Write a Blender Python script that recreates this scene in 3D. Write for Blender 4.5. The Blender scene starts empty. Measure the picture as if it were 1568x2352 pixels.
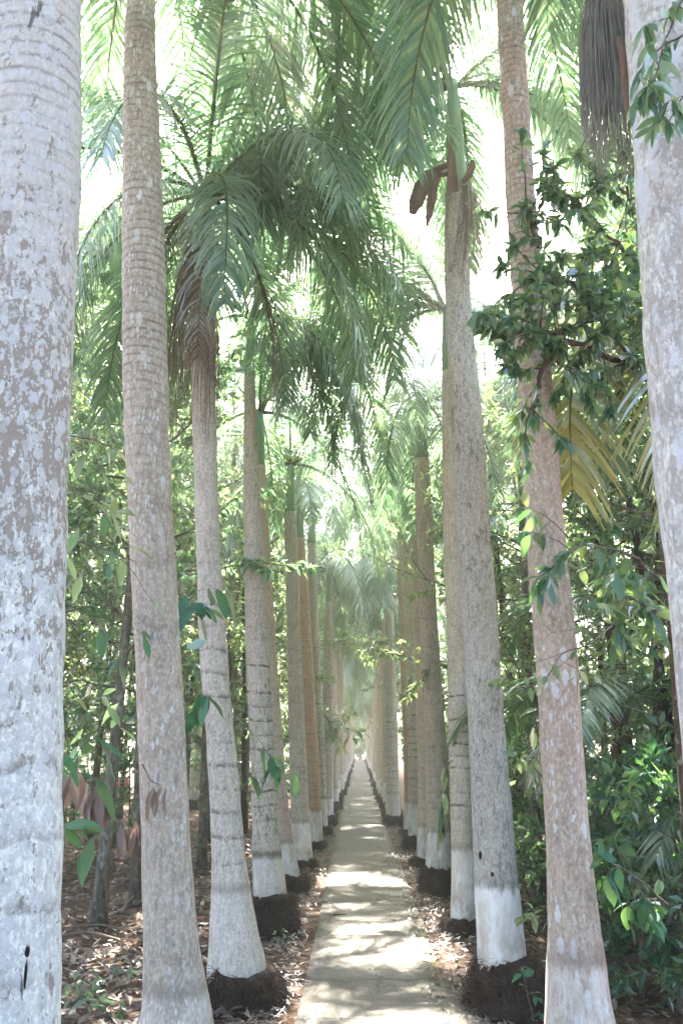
import bpy, math, random
from mathutils import Vector, Matrix, noise as mnoise

rnd = random.Random(11)
PI = math.pi
C = bpy.context.scene.collection
SC = bpy.context.scene

# ------------------------------------------------------------------ camera model
CAM_H = 1.7
F = 2023.0
PITCH = math.radians(14.66)
YAW = math.radians(1.15)
cp, sp_ = math.cos(PITCH), math.sin(PITCH)
FWD = Vector((-math.sin(YAW) * cp, math.cos(YAW) * cp, sp_))
RGT = Vector((math.cos(YAW), math.sin(YAW), 0))
UPV = RGT.cross(FWD)
EYE = Vector((0, 0, CAM_H))


def at(px, py, D):
    """photo point (1568 x 2352 measure) on the upright plane y = D"""
    r = FWD * F + RGT * (px - 784) + UPV * (1176 - py)
    return EYE + r * (D / r.y)


def on_ground(px, py):
    r = FWD * F + RGT * (px - 784) + UPV * (1176 - py)
    return EYE + r * (-CAM_H / r.z)


def size_at(wpx, p):
    return wpx * (p - EYE).dot(FWD) / F


# ------------------------------------------------------------------ mesh helpers
class MB:
    def __init__(self):
        self.v, self.f, self.m = [], [], []

    def add(self, vs, fs, mi=0):
        b = len(self.v)
        self.v.extend(vs)
        self.f.extend([tuple(b + i for i in f) for f in fs])
        self.m.extend([mi] * len(fs))

    def tube(self, pts, rads, n=6, cap=True, mi=0, wob=0.0, seed=0.0):
        b = len(self.v)
        prev = None
        for i, p in enumerate(pts):
            p = Vector(p)
            if i == 0:
                t = Vector(pts[1]) - p
            elif i == len(pts) - 1:
                t = p - Vector(pts[i - 1])
            else:
                t = Vector(pts[i + 1]) - Vector(pts[i - 1])
            t.normalize()
            if prev is None:
                ref = Vector((1, 0, 0)) if abs(t.x) < 0.9 else Vector((0, 1, 0))
                u = (ref - t * ref.dot(t)).normalized()
            else:
                u = (prev - t * prev.dot(t))
                if u.length < 1e-5:
                    u = t.orthogonal()
                u.normalize()
            prev = u
            w = t.cross(u)
            for k in range(n):
                a = 2 * PI * k / n
                d = u * math.cos(a) + w * math.sin(a)
                r = rads[i]
                if wob:
                    r *= 1 + wob * mnoise.noise((p + d * r) * 6 + Vector((seed, 0, 0)))
                self.v.append(p + d * r)
        m = len(pts)
        for i in range(m - 1):
            for k in range(n):
                a0 = b + i * n + k
                a1 = b + i * n + (k + 1) % n
                self.f.append((a0, a1, a1 + n, a0 + n))
                self.m.append(mi)
        if cap:
            self.f.append(tuple(b + k for k in range(n))[::-1])
            self.f.append(tuple(b + (m - 1) * n + k for k in range(n)))
            self.m += [mi, mi]

    def leaf2(self, p, d, nrm, L, W, fold=0.25, mi=0):
        """small leaf: two folded triangles"""
        d = d.normalized()
        s = d.cross(nrm)
        if s.length < 1e-4:
            s = d.orthogonal()
        s.normalize()
        n2 = s.cross(d)
        q = p + d * (L * 0.45) + n2 * (fold * W * 0.5)
        self.add([p, q + s * (W / 2), p + d * L, q - s * (W / 2)], [(0, 1, 2), (0, 2, 3)], mi)

    def leaf(self, p, d, nrm, L, W, fold=0.2, droop=0.25, mi=0, st=(0.0, 0.12, 0.3, 0.5, 0.72, 0.9, 1.0), wv=(0, .45, .86, 1, .78, .36, 0)):
        """shaped leaf with a midrib fold and a droop along its length"""
        d = d.normalized()
        s = d.cross(nrm)
        if s.length < 1e-4:
            s = d.orthogonal()
        s.normalize()
        n2 = s.cross(d)
        b = len(self.v)
        rows = []
        for t, w in zip(st, wv):
            c = p + d * (L * t) + Vector((0, 0, -1)) * (droop * L * t * t)
            hw = W * w / 2
            if w == 0:
                self.v.append(c)
                rows.append((len(self.v) - 1,))
            else:
                up = n2 * (fold * hw)
                wav = n2 * (0.06 * W * math.sin(t * 9 + p.x * 30))
                self.v += [c + s * hw + up + wav, c, c - s * hw + up - wav]
                k = len(self.v)
                rows.append((k - 3, k - 2, k - 1))
        for a, c in zip(rows, rows[1:]):
            if len(a) == 1:
                self.f += [(a[0], c[0], c[1]), (a[0], c[1], c[2])]
            elif len(c) == 1:
                self.f += [(a[0], c[0], a[1]), (a[1], c[0], a[2])]
            else:
                self.f += [(a[0], c[0], c[1], a[1]), (a[1], c[1], c[2], a[2])]
            self.m += [mi, mi]

    def mesh(self, name, mats, smooth=True):
        me = bpy.data.meshes.new(name)
        me.from_pydata([tuple(v) for v in self.v], [], self.f)
        if not isinstance(mats, (list, tuple)):
            mats = [mats]
        for m in mats:
            me.materials.append(m)
        if len(mats) > 1:
            me.polygons.foreach_set('material_index', self.m)
        me.polygons.foreach_set('use_smooth', [smooth] * len(me.polygons))
        me.update()
        return me


def link(name, me, parent=None, loc=(0, 0, 0), rz=0.0, sc=1.0):
    o = bpy.data.objects.new(name, me)
    C.objects.link(o)
    o.location = loc
    o.rotation_euler = (0, 0, rz)
    o.scale = (sc, sc, sc) if not isinstance(sc, (tuple, list)) else sc
    if parent is not None:
        o.parent = parent
    return o


def tag(o, label=None, cat=None, group=None, kind=None):
    if label:
        o['label'] = label
    if cat:
        o['category'] = cat
    if group:
        o['group'] = group
    if kind:
        o['kind'] = kind
    return o


def thing(name, label, cat, loc=(0, 0, 0), rz=0.0, group=None, sc=1.0):
    return tag(link(name, None, None, loc, rz, sc), label, cat, group)


# ------------------------------------------------------------------ materials
class NT:
    def __init__(self, name):
        self.mat = bpy.data.materials.new(name)
        self.mat.use_nodes = True
        self.t = self.mat.node_tree
        self.t.nodes.clear()
        self.out = self.t.nodes.new('ShaderNodeOutputMaterial')

    def n(self, typ, ins=None, **props):
        nd = self.t.nodes.new('ShaderNode' + typ)
        for k, v in props.items():
            setattr(nd, k, v)
        for k, v in (ins or {}).items():
            self.put(nd.inputs[k], v)
        return nd

    def put(self, sock, v):
        if hasattr(v, 'links') or isinstance(v, bpy.types.NodeSocket):
            self.t.links.new(v, sock)
        else:
            if sock.type == 'RGBA' and len(v) == 3:
                v = (*v, 1)
            sock.default_value = v

    def math(self, op, a, b=0.0, clamp=False):
        nd = self.n('Math', operation=op, use_clamp=clamp)
        self.put(nd.inputs[0], a)
        self.put(nd.inputs[1], b)
        return nd.outputs[0]

    def mix(self, fac, a, b, mode='MIX'):
        nd = self.n('Mix', data_type='RGBA', blend_type=mode)
        self.put(nd.inputs['Factor'], fac)
        self.put(nd.inputs[6], a)
        self.put(nd.inputs[7], b)
        return nd.outputs[2]

    def ramp(self, fac, stops):
        nd = self.n('ValToRGB')
        el = nd.color_ramp.elements
        while len(el) < len(stops):
            el.new(0.5)
        for e, (p, c) in zip(el, stops):
            e.position = p
            e.color = (*c, 1) if len(c) == 3 else c
        self.put(nd.inputs[0], fac)
        return nd.outputs[0]

    def range(self, v, a, b, c=0.0, d=1.0):
        nd = self.n('MapRange', {0: v, 1: a, 2: b, 3: c, 4: d})
        return nd.outputs[0]

    def noise(self, vec, scale, detail=4, rough=0.55, dist=0.0):
        nd = self.n('TexNoise', {'Vector': vec, 'Scale': scale, 'Detail': detail, 'Roughness': rough, 'Distortion': dist})
        return nd.outputs[0]

    def mapped(self, vec, scale):
        return self.n('Mapping', {'Vector': vec, 'Scale': scale}).outputs[0]

    def bump(self, h, strength, dist=0.01):
        return self.n('Bump', {'Height': h, 'Strength': strength, 'Distance': dist}).outputs[0]

    def surf(self, s):
        self.t.links.new(s, self.out.inputs['Surface'])
        return self.mat

    def pbr(self, col, rough=0.8, normal=None, spec=0.3):
        nd = self.n('BsdfPrincipled', {'Base Color': col, 'Roughness': rough, 'Specular IOR Level': spec})
        if normal is not None:
            self.put(nd.inputs['Normal'], normal)
        return self.surf(nd.outputs[0])


def leaf_mat(name, stops, trans, tfac=0.45, gloss=0.06, rough=0.38, fres=0.3):
    """leaf: diffuse + translucent + a waxy coat; each leaf takes its own tone"""
    t = NT(name)
    g = t.n('NewGeometry').outputs['Random Per Island']
    oi = t.n('ObjectInfo').outputs['Random']
    f = t.math('FRACT', t.math('ADD', g, t.math('MULTIPLY', oi, 0.37)))
    col = t.ramp(f, stops)
    tcol = t.ramp(f, trans)
    d = t.n('BsdfDiffuse', {'Color': col}).outputs[0]
    tr = t.n('BsdfTranslucent', {'Color': tcol}).outputs[0]
    m = t.n('MixShader', {0: tfac, 1: d, 2: tr}).outputs[0]
    gl = t.n('BsdfGlossy', {'Color': (0.9, 0.95, 1.0), 'Roughness': rough}).outputs[0]
    lw = t.n('LayerWeight', {'Blend': 0.35}).outputs['Fresnel']
    fac = t.math('ADD', t.math('MULTIPLY', lw, fres), gloss, clamp=True)
    m2 = t.n('MixShader', {0: fac, 1: m, 2: gl}).outputs[0]
    return t.surf(m2)


def trunk_mat(name, c1, c2, lichen=None, specks=None, rings=None, paint=None, moss=None, seed=0.0, cracks=0.0, toprings=None, patch=None, top=None):
    if not patch:
        c1, c2 = [tuple(x * k_ for x, k_ in zip(c_, (1.36, 1.33, 1.24))) for c_ in (c1, c2)]
    t = NT(name)
    obj = t.n('TexCoord').outputs['Object']
    vec = t.n('VectorMath', {0: obj, 1: (seed, seed * 1.7, seed * 0.3)}, operation='ADD').outputs[0]
    z = t.n('SeparateXYZ', {0: obj}).outputs[2]
    big = t.noise(t.mapped(vec, (3, 3, 1.6)), 1.6, 5, 0.6)
    col = t.mix(t.range(big, 0.35, 0.65), c1, c2)
    streak = t.noise(t.mapped(vec, (1, 1, 0.22)), 46, 5, 0.65)
    col = t.mix(t.range(streak, 0.40, 0.66, 0.0, 0.7), col, tuple(x * 0.55 for x in c1))
    fine = t.noise(t.mapped(vec, (1, 1, 0.7)), 70, 5, 0.7)
    col = t.mix(t.range(fine, 0.46, 0.62, 0.0, 0.55), col, tuple(min(1, x * 1.5) for x in c2))
    if top:
        tc, tz0, tz1 = top
        col = t.mix(t.math('MULTIPLY', t.range(t.math('ADD', z, t.math('MULTIPLY', big, 0.6)), tz0, tz1), t.range(fine, 0.3, 0.6, 1, 0.55)), col, tc)
    h = t.math('ADD', t.math('MULTIPLY', streak, 0.5), t.math('MULTIPLY', fine, 0.3))
    if patch:
        pcol, sc, zc, zw, lo, hi = patch
        pn = t.noise(t.mapped(vec, (1, 1, 0.62)), sc, 7, 0.68, 0.5)
        pn2 = t.noise(t.mapped(vec, (1, 1, 0.5)), sc * 3.1, 5, 0.7, 0.3)
        pn = t.math('ADD', t.math('MULTIPLY', pn, 0.62), t.math('MULTIPLY', pn2, 0.38))
        zf = t.range(t.math('ABSOLUTE', t.math('SUBTRACT', z, t.math('ADD', zc, t.math('MULTIPLY', big, 0.5)))), 0.0, zw, 1, 0)
        th = t.math('ADD', lo, t.math('MULTIPLY', zf, hi - lo))
        k = t.range(t.math('SUBTRACT', th, pn), -0.012, 0.012)
        col = t.mix(k, col, t.mix(fine, pcol, tuple(x * 0.7 for x in pcol)))
        h = t.math('SUBTRACT', h, t.math('MULTIPLY', k, 0.6))
    if specks:
        sc, thr, cover = specks
        s = t.noise(t.mapped(vec, (1, 1, 0.5)), sc, 6, 0.72, 0.4)
        reg = t.noise(t.mapped(vec, (1, 1, 0.6)), 3.0, 2)
        s = t.math('ADD', s, t.math('MULTIPLY', t.math('SUBTRACT', reg, 0.5), 0.35))
        k = t.range(s, thr, thr + 0.06, 0, cover)
        col = t.mix(k, col, tuple(x * 0.28 for x in c1))
        h = t.math('SUBTRACT', h, t.math('MULTIPLY', k, 0.5))
    if rings:
        spacing, cover, dark, z0, z1 = rings
        wob = t.noise(t.mapped(vec, (1, 1, 0.2)), 3.2, 3)
        zz = t.math('DIVIDE', t.math('ADD', z, t.math('MULTIPLY', wob, spacing * 0.9)), spacing)
        fr = t.math('FRACT', zz)
        cell = t.math('FLOOR', zz)
        rn = t.n('TexWhiteNoise', {'W': cell}, noise_dimensions='1D').outputs[0]
        line = t.math('MULTIPLY', t.range(fr, 0.0, 0.05), t.range(fr, 0.1, 0.28, 1, 0))
        brk = t.range(t.noise(t.mapped(vec, (1, 1, 0.9)), 22, 5, 0.7), 0.42, 0.56)
        k = t.math('MULTIPLY', t.math('MULTIPLY', line, brk), t.range(rn, 0.15, 0.7, 0.15, 1.0))
        k = t.math('MULTIPLY', k, t.math('MULTIPLY', t.range(z, z0, z0 + 0.4), t.range(z, z1, z1 + 0.8, 1, 0.12)))
        col = t.mix(t.math('MULTIPLY', k, cover), col, dark)
        h = t.math('SUBTRACT', h, t.math('MULTIPLY', k, 0.8))
    if toprings:
        spacing, z0, amt = toprings
        wob = t.noise(t.mapped(vec, (1, 1, 0.4)), 2.5, 3)
        zz = t.math('DIVIDE', t.math('ADD', z, t.math('MULTIPLY', wob, spacing * 1.2)), spacing)
        cell = t.n('TexWhiteNoise', {'W': t.math('FLOOR', zz)}, noise_dimensions='1D').outputs[0]
        tri = t.math('ABSOLUTE', t.math('SUBTRACT', t.math('FRACT', zz), 0.5))
        k = t.math('MULTIPLY', t.range(tri, 0.28, 0.5), t.math('MULTIPLY', t.range(z, z0, z0 + 0.9), t.range(cell, 0.0, 1.0, 0.35, 1.0)))
        k = t.math('MULTIPLY', k, t.range(t.noise(vec, 14, 3), 0.3, 0.6, 0.35, 1))
        col = t.mix(t.math('MULTIPLY', k, amt), col, tuple(x * 0.4 for x in c1))
        h = t.math('SUBTRACT', h, t.math('MULTIPLY', k, 1.0))
    if lichen:
        for (lc, sc, size, prob, zs, mscale, mlo, mhi) in lichen:
            dv = t.n('TexNoise', {'Vector': vec, 'Scale': sc * 1.6, 'Detail': 4})
            dvec = t.n('VectorMath', {0: dv.outputs['Color'], 1: (0.5, 0.5, 0.5)}, operation='SUBTRACT').outputs[0]
            dvec = t.n('VectorMath', {0: dvec, 'Scale': 0.7 / sc}, operation='SCALE').outputs[0]
            v2 = t.n('VectorMath', {0: vec, 1: dvec}, operation='ADD').outputs[0]
            vo = t.n('TexVoronoi', {'Vector': t.mapped(v2, (1, 1, zs)), 'Scale': sc, 'Randomness': 1.0})
            rn = t.n('SeparateColor', {0: vo.outputs['Color']}).outputs[0]
            rad = t.math('MULTIPLY', size, t.range(rn, 0, prob, 1.0, 0.35))
            spot = t.range(t.math('SUBTRACT', vo.outputs['Distance'], rad), -0.05, 0.03, 1, 0)
            spot = t.math('MULTIPLY', spot, t.math('LESS_THAN', rn, prob))
            msk = t.range(t.noise(t.mapped(vec, (1, 1, 0.45)), mscale, 4, 0.6), mlo, mhi)
            spot = t.math('MULTIPLY', spot, msk)
            spot = t.math('MULTIPLY', spot, t.range(t.noise(vec, 70, 4, 0.7), 0.3, 0.5, 0.35, 1))
            col = t.mix(spot, col, t.mix(t.noise(vec, 30, 4), lc, tuple(x * 0.72 for x in lc)))
            h = t.math('ADD', h, t.math('MULTIPLY', spot, 0.5))
    if cracks:
        k = t.range(t.noise(t.mapped(vec, (1.2, 1.2, 0.28)), 9, 6, 0.72, 0.6), 0.64, 0.67, 0, cracks)
        col = t.mix(k, col, (0.03, 0.03, 0.03))
        h = t.math('SUBTRACT', h, k)
    if moss:
        z0, z1 = moss
        k = t.math('MULTIPLY', t.range(z, z0 - 0.02, z0 + 0.02), t.range(z, z1 - 0.03, z1, 1, 0))
        k = t.math('MULTIPLY', k, t.range(t.noise(vec, 30, 4), 0.35, 0.6, 0.5, 1))
        col = t.mix(k, col, (0.10, 0.085, 0.035))
    if paint:
        z1, cov, amt = (tuple(paint) + (1.0,))[:3]
        wn = t.noise(t.mapped(vec, (1, 1, 0.12)), 26, 5, 0.7)
        wn2 = t.noise(vec, 5, 4)
        edge = t.math('ADD', z, t.math('ADD', t.math('MULTIPLY', t.math('SUBTRACT', wn, 0.5), 0.34), t.math('MULTIPLY', t.math('SUBTRACT', wn2, 0.5), 0.10)))
        k = t.range(edge, z1 - 0.012, z1 + 0.012, 1, 0)
        wear = t.range(t.math('ADD', t.math('MULTIPLY', t.noise(t.mapped(vec, (1, 1, 0.16)), 30, 6, 0.75), 0.55), t.math('MULTIPLY', t.noise(t.mapped(vec, (1, 1, 0.3)), 10, 5, 0.7), 0.45)), 0.43, 0.55, 1, 1 - cov)
        k = t.math('MULTIPLY', t.math('MULTIPLY', k, wear), t.math('MAXIMUM', amt, t.range(z, z1 - 0.5, z1 - 0.3, min(1.0, amt + 0.2), amt)))
        pc = t.mix(t.range(big, 0.35, 0.7), (0.80, 0.80, 0.77), (0.62, 0.61, 0.57))
        pc = t.mix(t.math('MULTIPLY', t.range(t.noise(t.mapped(vec, (1, 1, 0.5)), 9, 6, 0.7), 0.42, 0.62), t.range(z, 0.22, 0.75, 1.0, 0.25)), pc, (0.33, 0.27, 0.20))
        col = t.mix(k, col, pc)
        # an old seam just above the paint
        ring = t.math('MULTIPLY', t.range(z, z1 - 0.02, z1 + 0.015), t.range(z, z1 + 0.03, z1 + 0.09, 1, 0))
        col = t.mix(t.math('MULTIPLY', ring, 0.5), col, tuple(x * 0.55 for x in c1))
    return t.pbr(col, 0.86, t.bump(h, 0.55, 0.006), 0.25)


def simple_bark(name, c1, c2, sc=20, zs=0.25, st=0.8, dark=0.4):
    t = NT(name)
    vec = t.n('TexCoord').outputs['Object']
    oi = t.n('ObjectInfo').outputs['Random']
    vec = t.n('VectorMath', {0: vec, 1: t.n('CombineXYZ', {0: t.math('MULTIPLY', oi, 31.0)}).outputs[0]}, operation='ADD').outputs[0]
    a = t.noise(t.mapped(vec, (1, 1, zs)), sc, 6, 0.7, 0.5)
    b = t.noise(vec, 3.5, 3)
    col = t.mix(t.range(b, 0.35, 0.65), c1, c2)
    col = t.mix(t.range(a, 0.35, 0.62), tuple(x * dark for x in c1), col)
    lich = t.range(t.noise(vec, 13, 5, 0.7), 0.56, 0.62, 0, 0.7)
    col = t.mix(lich, col, (0.30, 0.33, 0.28))
    return t.pbr(col, 0.9, t.bump(a, st, 0.012), 0.2)


M = {}
G3 = [(0.0, (0.028, 0.085, 0.042)), (0.45, (0.05, 0.13, 0.055)), (0.8, (0.075, 0.155, 0.05)), (1.0, (0.11, 0.17, 0.045))]
T3 = [(0.0, (0.10, 0.26, 0.07)), (0.5, (0.22, 0.40, 0.09)), (1.0, (0.40, 0.50, 0.12))]
M['frond'] = leaf_mat('palm frond green', [(0, (0.045, 0.12, 0.082)), (0.6, (0.070, 0.155, 0.090)), (1, (0.11, 0.18, 0.085))],
                      [(0, (0.17, 0.33, 0.17)), (0.6, (0.28, 0.45, 0.22)), (1, (0.46, 0.55, 0.26))], 0.52, 0.04, 0.42)
M['frond_yellow'] = leaf_mat('palm frond yellowing', [(0, (0.16, 0.18, 0.04)), (1, (0.32, 0.28, 0.07))],
                             [(0, (0.38, 0.42, 0.08)), (1, (0.68, 0.58, 0.16))], 0.45, 0.05)
M['frond_dead'] = leaf_mat('palm frond dry', [(0, (0.12, 0.085, 0.06)), (1, (0.24, 0.17, 0.12))],
                           [(0, (0.15, 0.10, 0.06)), (1, (0.28, 0.19, 0.11))], 0.25, 0.02, 0.6)
M['leaf'] = leaf_mat('broad leaf', G3, [(0.0, (0.14, 0.32, 0.13)), (0.5, (0.25, 0.44, 0.17)), (1.0, (0.46, 0.55, 0.22))], 0.55, 0.05, 0.4)
M['leaf_light'] = leaf_mat('light leaf', [(0, (0.05, 0.10, 0.035)), (1, (0.11, 0.16, 0.05))],
                           [(0.0, (0.24, 0.42, 0.12)), (1.0, (0.54, 0.60, 0.24))], 0.58, 0.05, 0.4)
M['leaf_gloss'] = leaf_mat('glossy dark leaf', [(0, (0.024, 0.10, 0.056)), (0.7, (0.045, 0.14, 0.066)), (1, (0.11, 0.19, 0.06))], T3, 0.48, 0.05, 0.40, 0.22)
M['leaf_big'] = leaf_mat('big green leaf', [(0, (0.02, 0.10, 0.055)), (1, (0.04, 0.15, 0.065))], [(0, (0.08, 0.24, 0.06)), (1, (0.20, 0.36, 0.08))], 0.32, 0.02, 0.5, 0.12)
M['leaf_dry'] = leaf_mat('dried leaf', [(0, (0.13, 0.085, 0.06)), (0.6, (0.22, 0.15, 0.11)), (1, (0.32, 0.25, 0.20))],
                         [(0, (0.14, 0.085, 0.055)), (1, (0.26, 0.17, 0.12))], 0.2, 0.03, 0.5)
M['litter'] = leaf_mat('leaf litter', [(0, (0.06, 0.042, 0.032)), (0.4, (0.16, 0.105, 0.075)), (0.8, (0.29, 0.205, 0.15)), (1, (0.46, 0.37, 0.29))],
                       [(0, (0.1, 0.05, 0.03)), (1, (0.25, 0.14, 0.08))], 0.12, 0.04, 0.5)
M['twig'] = simple_bark('twig bark', (0.17, 0.14, 0.11), (0.24, 0.21, 0.17), 40)
M['bark_grey'] = simple_bark('lichen grey bark', (0.15, 0.135, 0.10), (0.26, 0.24, 0.19), 26)
M['bark_brown'] = simple_bark('brown bark', (0.10, 0.065, 0.045), (0.17, 0.11, 0.075), 22)
M['bark_red'] = simple_bark('reddish bark', (0.20, 0.085, 0.045), (0.28, 0.14, 0.08), 22)
M['bark_dark'] = simple_bark('dark bark', (0.035, 0.032, 0.028), (0.07, 0.06, 0.05), 22)


def fibre_mat(name, c1, c2, sc=60, zs=1.0, bumpst=1.0):
    t = NT(name)
    vec = t.n('TexCoord').outputs['Object']
    a = t.noise(t.mapped(vec, (1, 1, zs)), sc, 6, 0.75, 0.3)
    b = t.noise(vec, 7, 4, 0.6)
    col = t.mix(t.range(a, 0.35, 0.68), c1, c2)
    col = t.mix(t.range(b, 0.4, 0.7, 0, 0.5), col, tuple(x * 0.5 for x in c1))
    return t.pbr(col, 0.95, t.bump(a, bumpst, 0.015), 0.1)


M['root'] = fibre_mat('matted root fibre', (0.030, 0.021, 0.015), (0.135, 0.098, 0.072), 50)
M['shaft'] = NT('crownshaft green')
_t = M['shaft']
_v = _t.n('TexCoord').outputs['Object']
_a = _t.noise(_t.mapped(_v, (1, 1, 0.06)), 40, 4)
_b = _t.noise(_v, 5, 3)
_c = _t.mix(_t.range(_a, 0.35, 0.65), (0.10, 0.20, 0.105), (0.17, 0.29, 0.16))
_c = _t.mix(_t.range(_b, 0.55, 0.7, 0, 0.6), _c, (0.22, 0.26, 0.13))
M['shaft'] = _t.pbr(_c, 0.45, _t.bump(_a, 0.2, 0.004), 0.4)
M['sheath'] = fibre_mat('dry brown sheath', (0.13, 0.085, 0.06), (0.24, 0.165, 0.12), 30, 0.1, 0.5)
M['broom_grey'] = fibre_mat('grey dry strands', (0.26, 0.25, 0.22), (0.42, 0.41, 0.37), 30, 0.2, 0.2)
M['broom_brown'] = fibre_mat('brown dry strands', (0.17, 0.125, 0.095), (0.30, 0.23, 0.175), 30, 0.2, 0.2)
M['rachis'] = fibre_mat('rachis green', (0.10, 0.15, 0.06), (0.17, 0.20, 0.08), 20, 0.1, 0.2)
M['rachis_dead'] = fibre_mat('rachis brown', (0.15, 0.11, 0.08), (0.22, 0.16, 0.11), 20, 0.1, 0.2)


# ------------------------------------------------------------------ palm fronds
def make_frond(seed, L, e0, e1, pw, nl, ll, lw, hang, mats, plane=0.55, name='frond', twist=0.0, droop_leaf=1.0):
    r = random.Random(seed)
    mb = MB()
    N = 18
    pts = [Vector((0, 0, 0))]
    dirs = []
    yaw = 0.0
    bend = r.uniform(-0.35, 0.35)
    for i in range(N):
        s = i / (N - 1)
        e = e0 + (e1 - e0) * (s ** pw)
        yaw = bend * s * s
        d = Vector((math.cos(e) * math.cos(yaw), math.cos(e) * math.sin(yaw), math.sin(e)))
        dirs.append(d)
        pts.append(pts[-1] + d * (L / N))
    rads = [max(0.0022, 0.021 * (1 - i / (N + 0.5)) ** 0.9) for i in range(N + 1)]
    mb.tube(pts, rads, 5, True, 1)
    for i in range(nl):
        s = 0.09 + 0.91 * (i + 0.5) / nl
        x = s * N
        k = min(N - 1, int(x))
        p = pts[k].lerp(pts[k + 1], x - k)
        t = dirs[min(k, N - 1)]
        side = t.cross(Vector((0, 0, 1)))
        if side.length < 0.05:
            side = Vector((0, 1, 0))
        side.normalize()
        up = side.cross(t).normalized()
        prof = math.sin(min(1.0, (s - 0.03) / 0.22) * PI / 2) * (1 - 0.55 * max(0, (s - 0.55) / 0.45) ** 1.6)
        for sg in (-1, 1):
            if r.random() < 0.05:
                continue
            lift = r.choice((-0.75, 0.0, 0.65)) * plane + r.uniform(-0.3, 0.3)
            fw = 0.62 + 0.75 * s + r.uniform(-0.12, 0.12)
            d = (side * sg + t * fw + up * lift).normalized()
            ln = ll * prof * r.uniform(0.82, 1.12)
            w = lw * (0.7 + 0.3 * prof)
            g = hang * r.uniform(0.6, 1.35)
            q = p.copy()
            dd = d.copy()
            segs = 4
            vs = []
            nrm = up + side * r.uniform(-0.5, 0.5)
            for j in range(segs + 1):
                u = j / segs
                ww = w * (1.0 - 0.15 * abs(u - 0.3)) * (1 - u ** 2.2) + 0.0012
                sv = dd.cross(nrm)
                if sv.length < 0.02:
                    sv = side
                sv.normalize()
                vs += [q + sv * ww * 0.5, q - sv * ww * 0.5]
                q = q + dd * (ln / segs)
                dd = (dd + Vector((0, 0, -1)) * (g * 0.42 * droop_leaf)).normalized()
            mb.add(vs, [(2 * j, 2 * j + 1, 2 * j + 3, 2 * j + 2) for j in range(segs)], 0)
    return mb.mesh(name, mats, True)


R_ = math.radians
GM = [M['frond'], M['rachis']]
FR = {
    'up': [make_frond(1 + i, 2.0, R_(74), R_(10), 1.5, 100, 0.50, 0.018, 0.5, GM) for i in range(2)],
    'mid': [make_frond(11 + i, 2.25, R_(52), R_(-52), 1.15, 112, 0.55, 0.018, 0.7, GM) for i in range(3)],
    'low': [make_frond(21 + i, 2.3, R_(28), R_(-80), 0.9, 116, 0.56, 0.017, 0.85, GM) for i in range(3)],
    'hang': [make_frond(31 + i, 2.2, R_(2), R_(-88), 0.6, 116, 0.52, 0.0155, 0.95, GM) for i in range(3)],
    'dead': [make_frond(41 + i, 1.9, R_(-35), R_(-89), 0.45, 90, 0.42, 0.012, 1.4, [M['frond_dead'], M['rachis_dead']]) for i in range(2)],
}
FR['yellow'] = [make_frond(61 + i, 2.1, R_(25), R_(-86), 0.75, 76, 0.62, 0.022, 0.5, [M['frond_yellow'], M['rachis']], 0.25) for i in range(2)]
FR['shady'] = [make_frond(71 + i, 2.0, R_(40), R_(-60), 1.0, 60, 0.55, 0.034, 0.5, GM, 0.2) for i in range(2)]


def joined_crown(seed, n=14):
    """one mesh for a far palm's crown"""
    r = random.Random(seed)
    mb = MB()
    for i in range(n):
        kind = ['up', 'mid', 'mid', 'low', 'low', 'hang'][i % 6]
        me = r.choice(FR[kind])
        a = i * 2.4 + r.uniform(-0.3, 0.3)
        s = r.uniform(0.85, 1.1)
        mt = Matrix.Rotation(a, 4, 'Z') @ Matrix.Scale(s, 4)
        b = len(mb.v)
        mb.v.extend([mt @ v.co for v in me.vertices])
        mb.f.extend([tuple(b + k for k in p.vertices) for p in me.polygons])
        mb.m.extend([p.material_index for p in me.polygons])
    return mb.mesh('palm crown', GM)


FAR_CROWNS = [joined_crown(100 + i) for i in range(4)]


# ------------------------------------------------------------------ palm trunks
def interp(prof, z):
    if z <= prof[0][0]:
        return prof[0][1:]
    for a, b in zip(prof, prof[1:]):
        if z <= b[0]:
            t = (z - a[0]) / max(1e-6, b[0] - a[0])
            return tuple(x + (y - x) * t for x, y in zip(a[1:], b[1:]))
    return prof[-1][1:]


def trunk_mesh(prof, mat, step=0.07, n=22, seed=0, name='trunk'):
    """prof: rows (z, x, y, r) local to the base"""
    z0, z1 = prof[0][0], prof[-1][0]
    k = max(2, int((z1 - z0) / step))
    raw = [(z0 + (z1 - z0) * i / k,) + interp(prof, z0 + (z1 - z0) * i / k) for i in range(k + 1)]
    sm = []
    for i in range(len(raw)):
        a, b = max(0, i - 2), min(len(raw), i + 3)
        q = raw[a:b]
        sm.append((raw[i][0],) + tuple(sum(c[j] for c in q) / len(q) for j in (1, 2, 3)))
    mb = MB()
    rs = random.Random(seed)
    bulge = [rs.uniform(-0.012, 0.012) for _ in sm]
    mb.tube([Vector((x, y, z)) for z, x, y, r in sm], [r * (1 + bu) for (z, x, y, r), bu in zip(sm, bulge)], n, True, 0, 0.05, seed * 3.1)
    return mb.mesh(name, mat)


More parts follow.
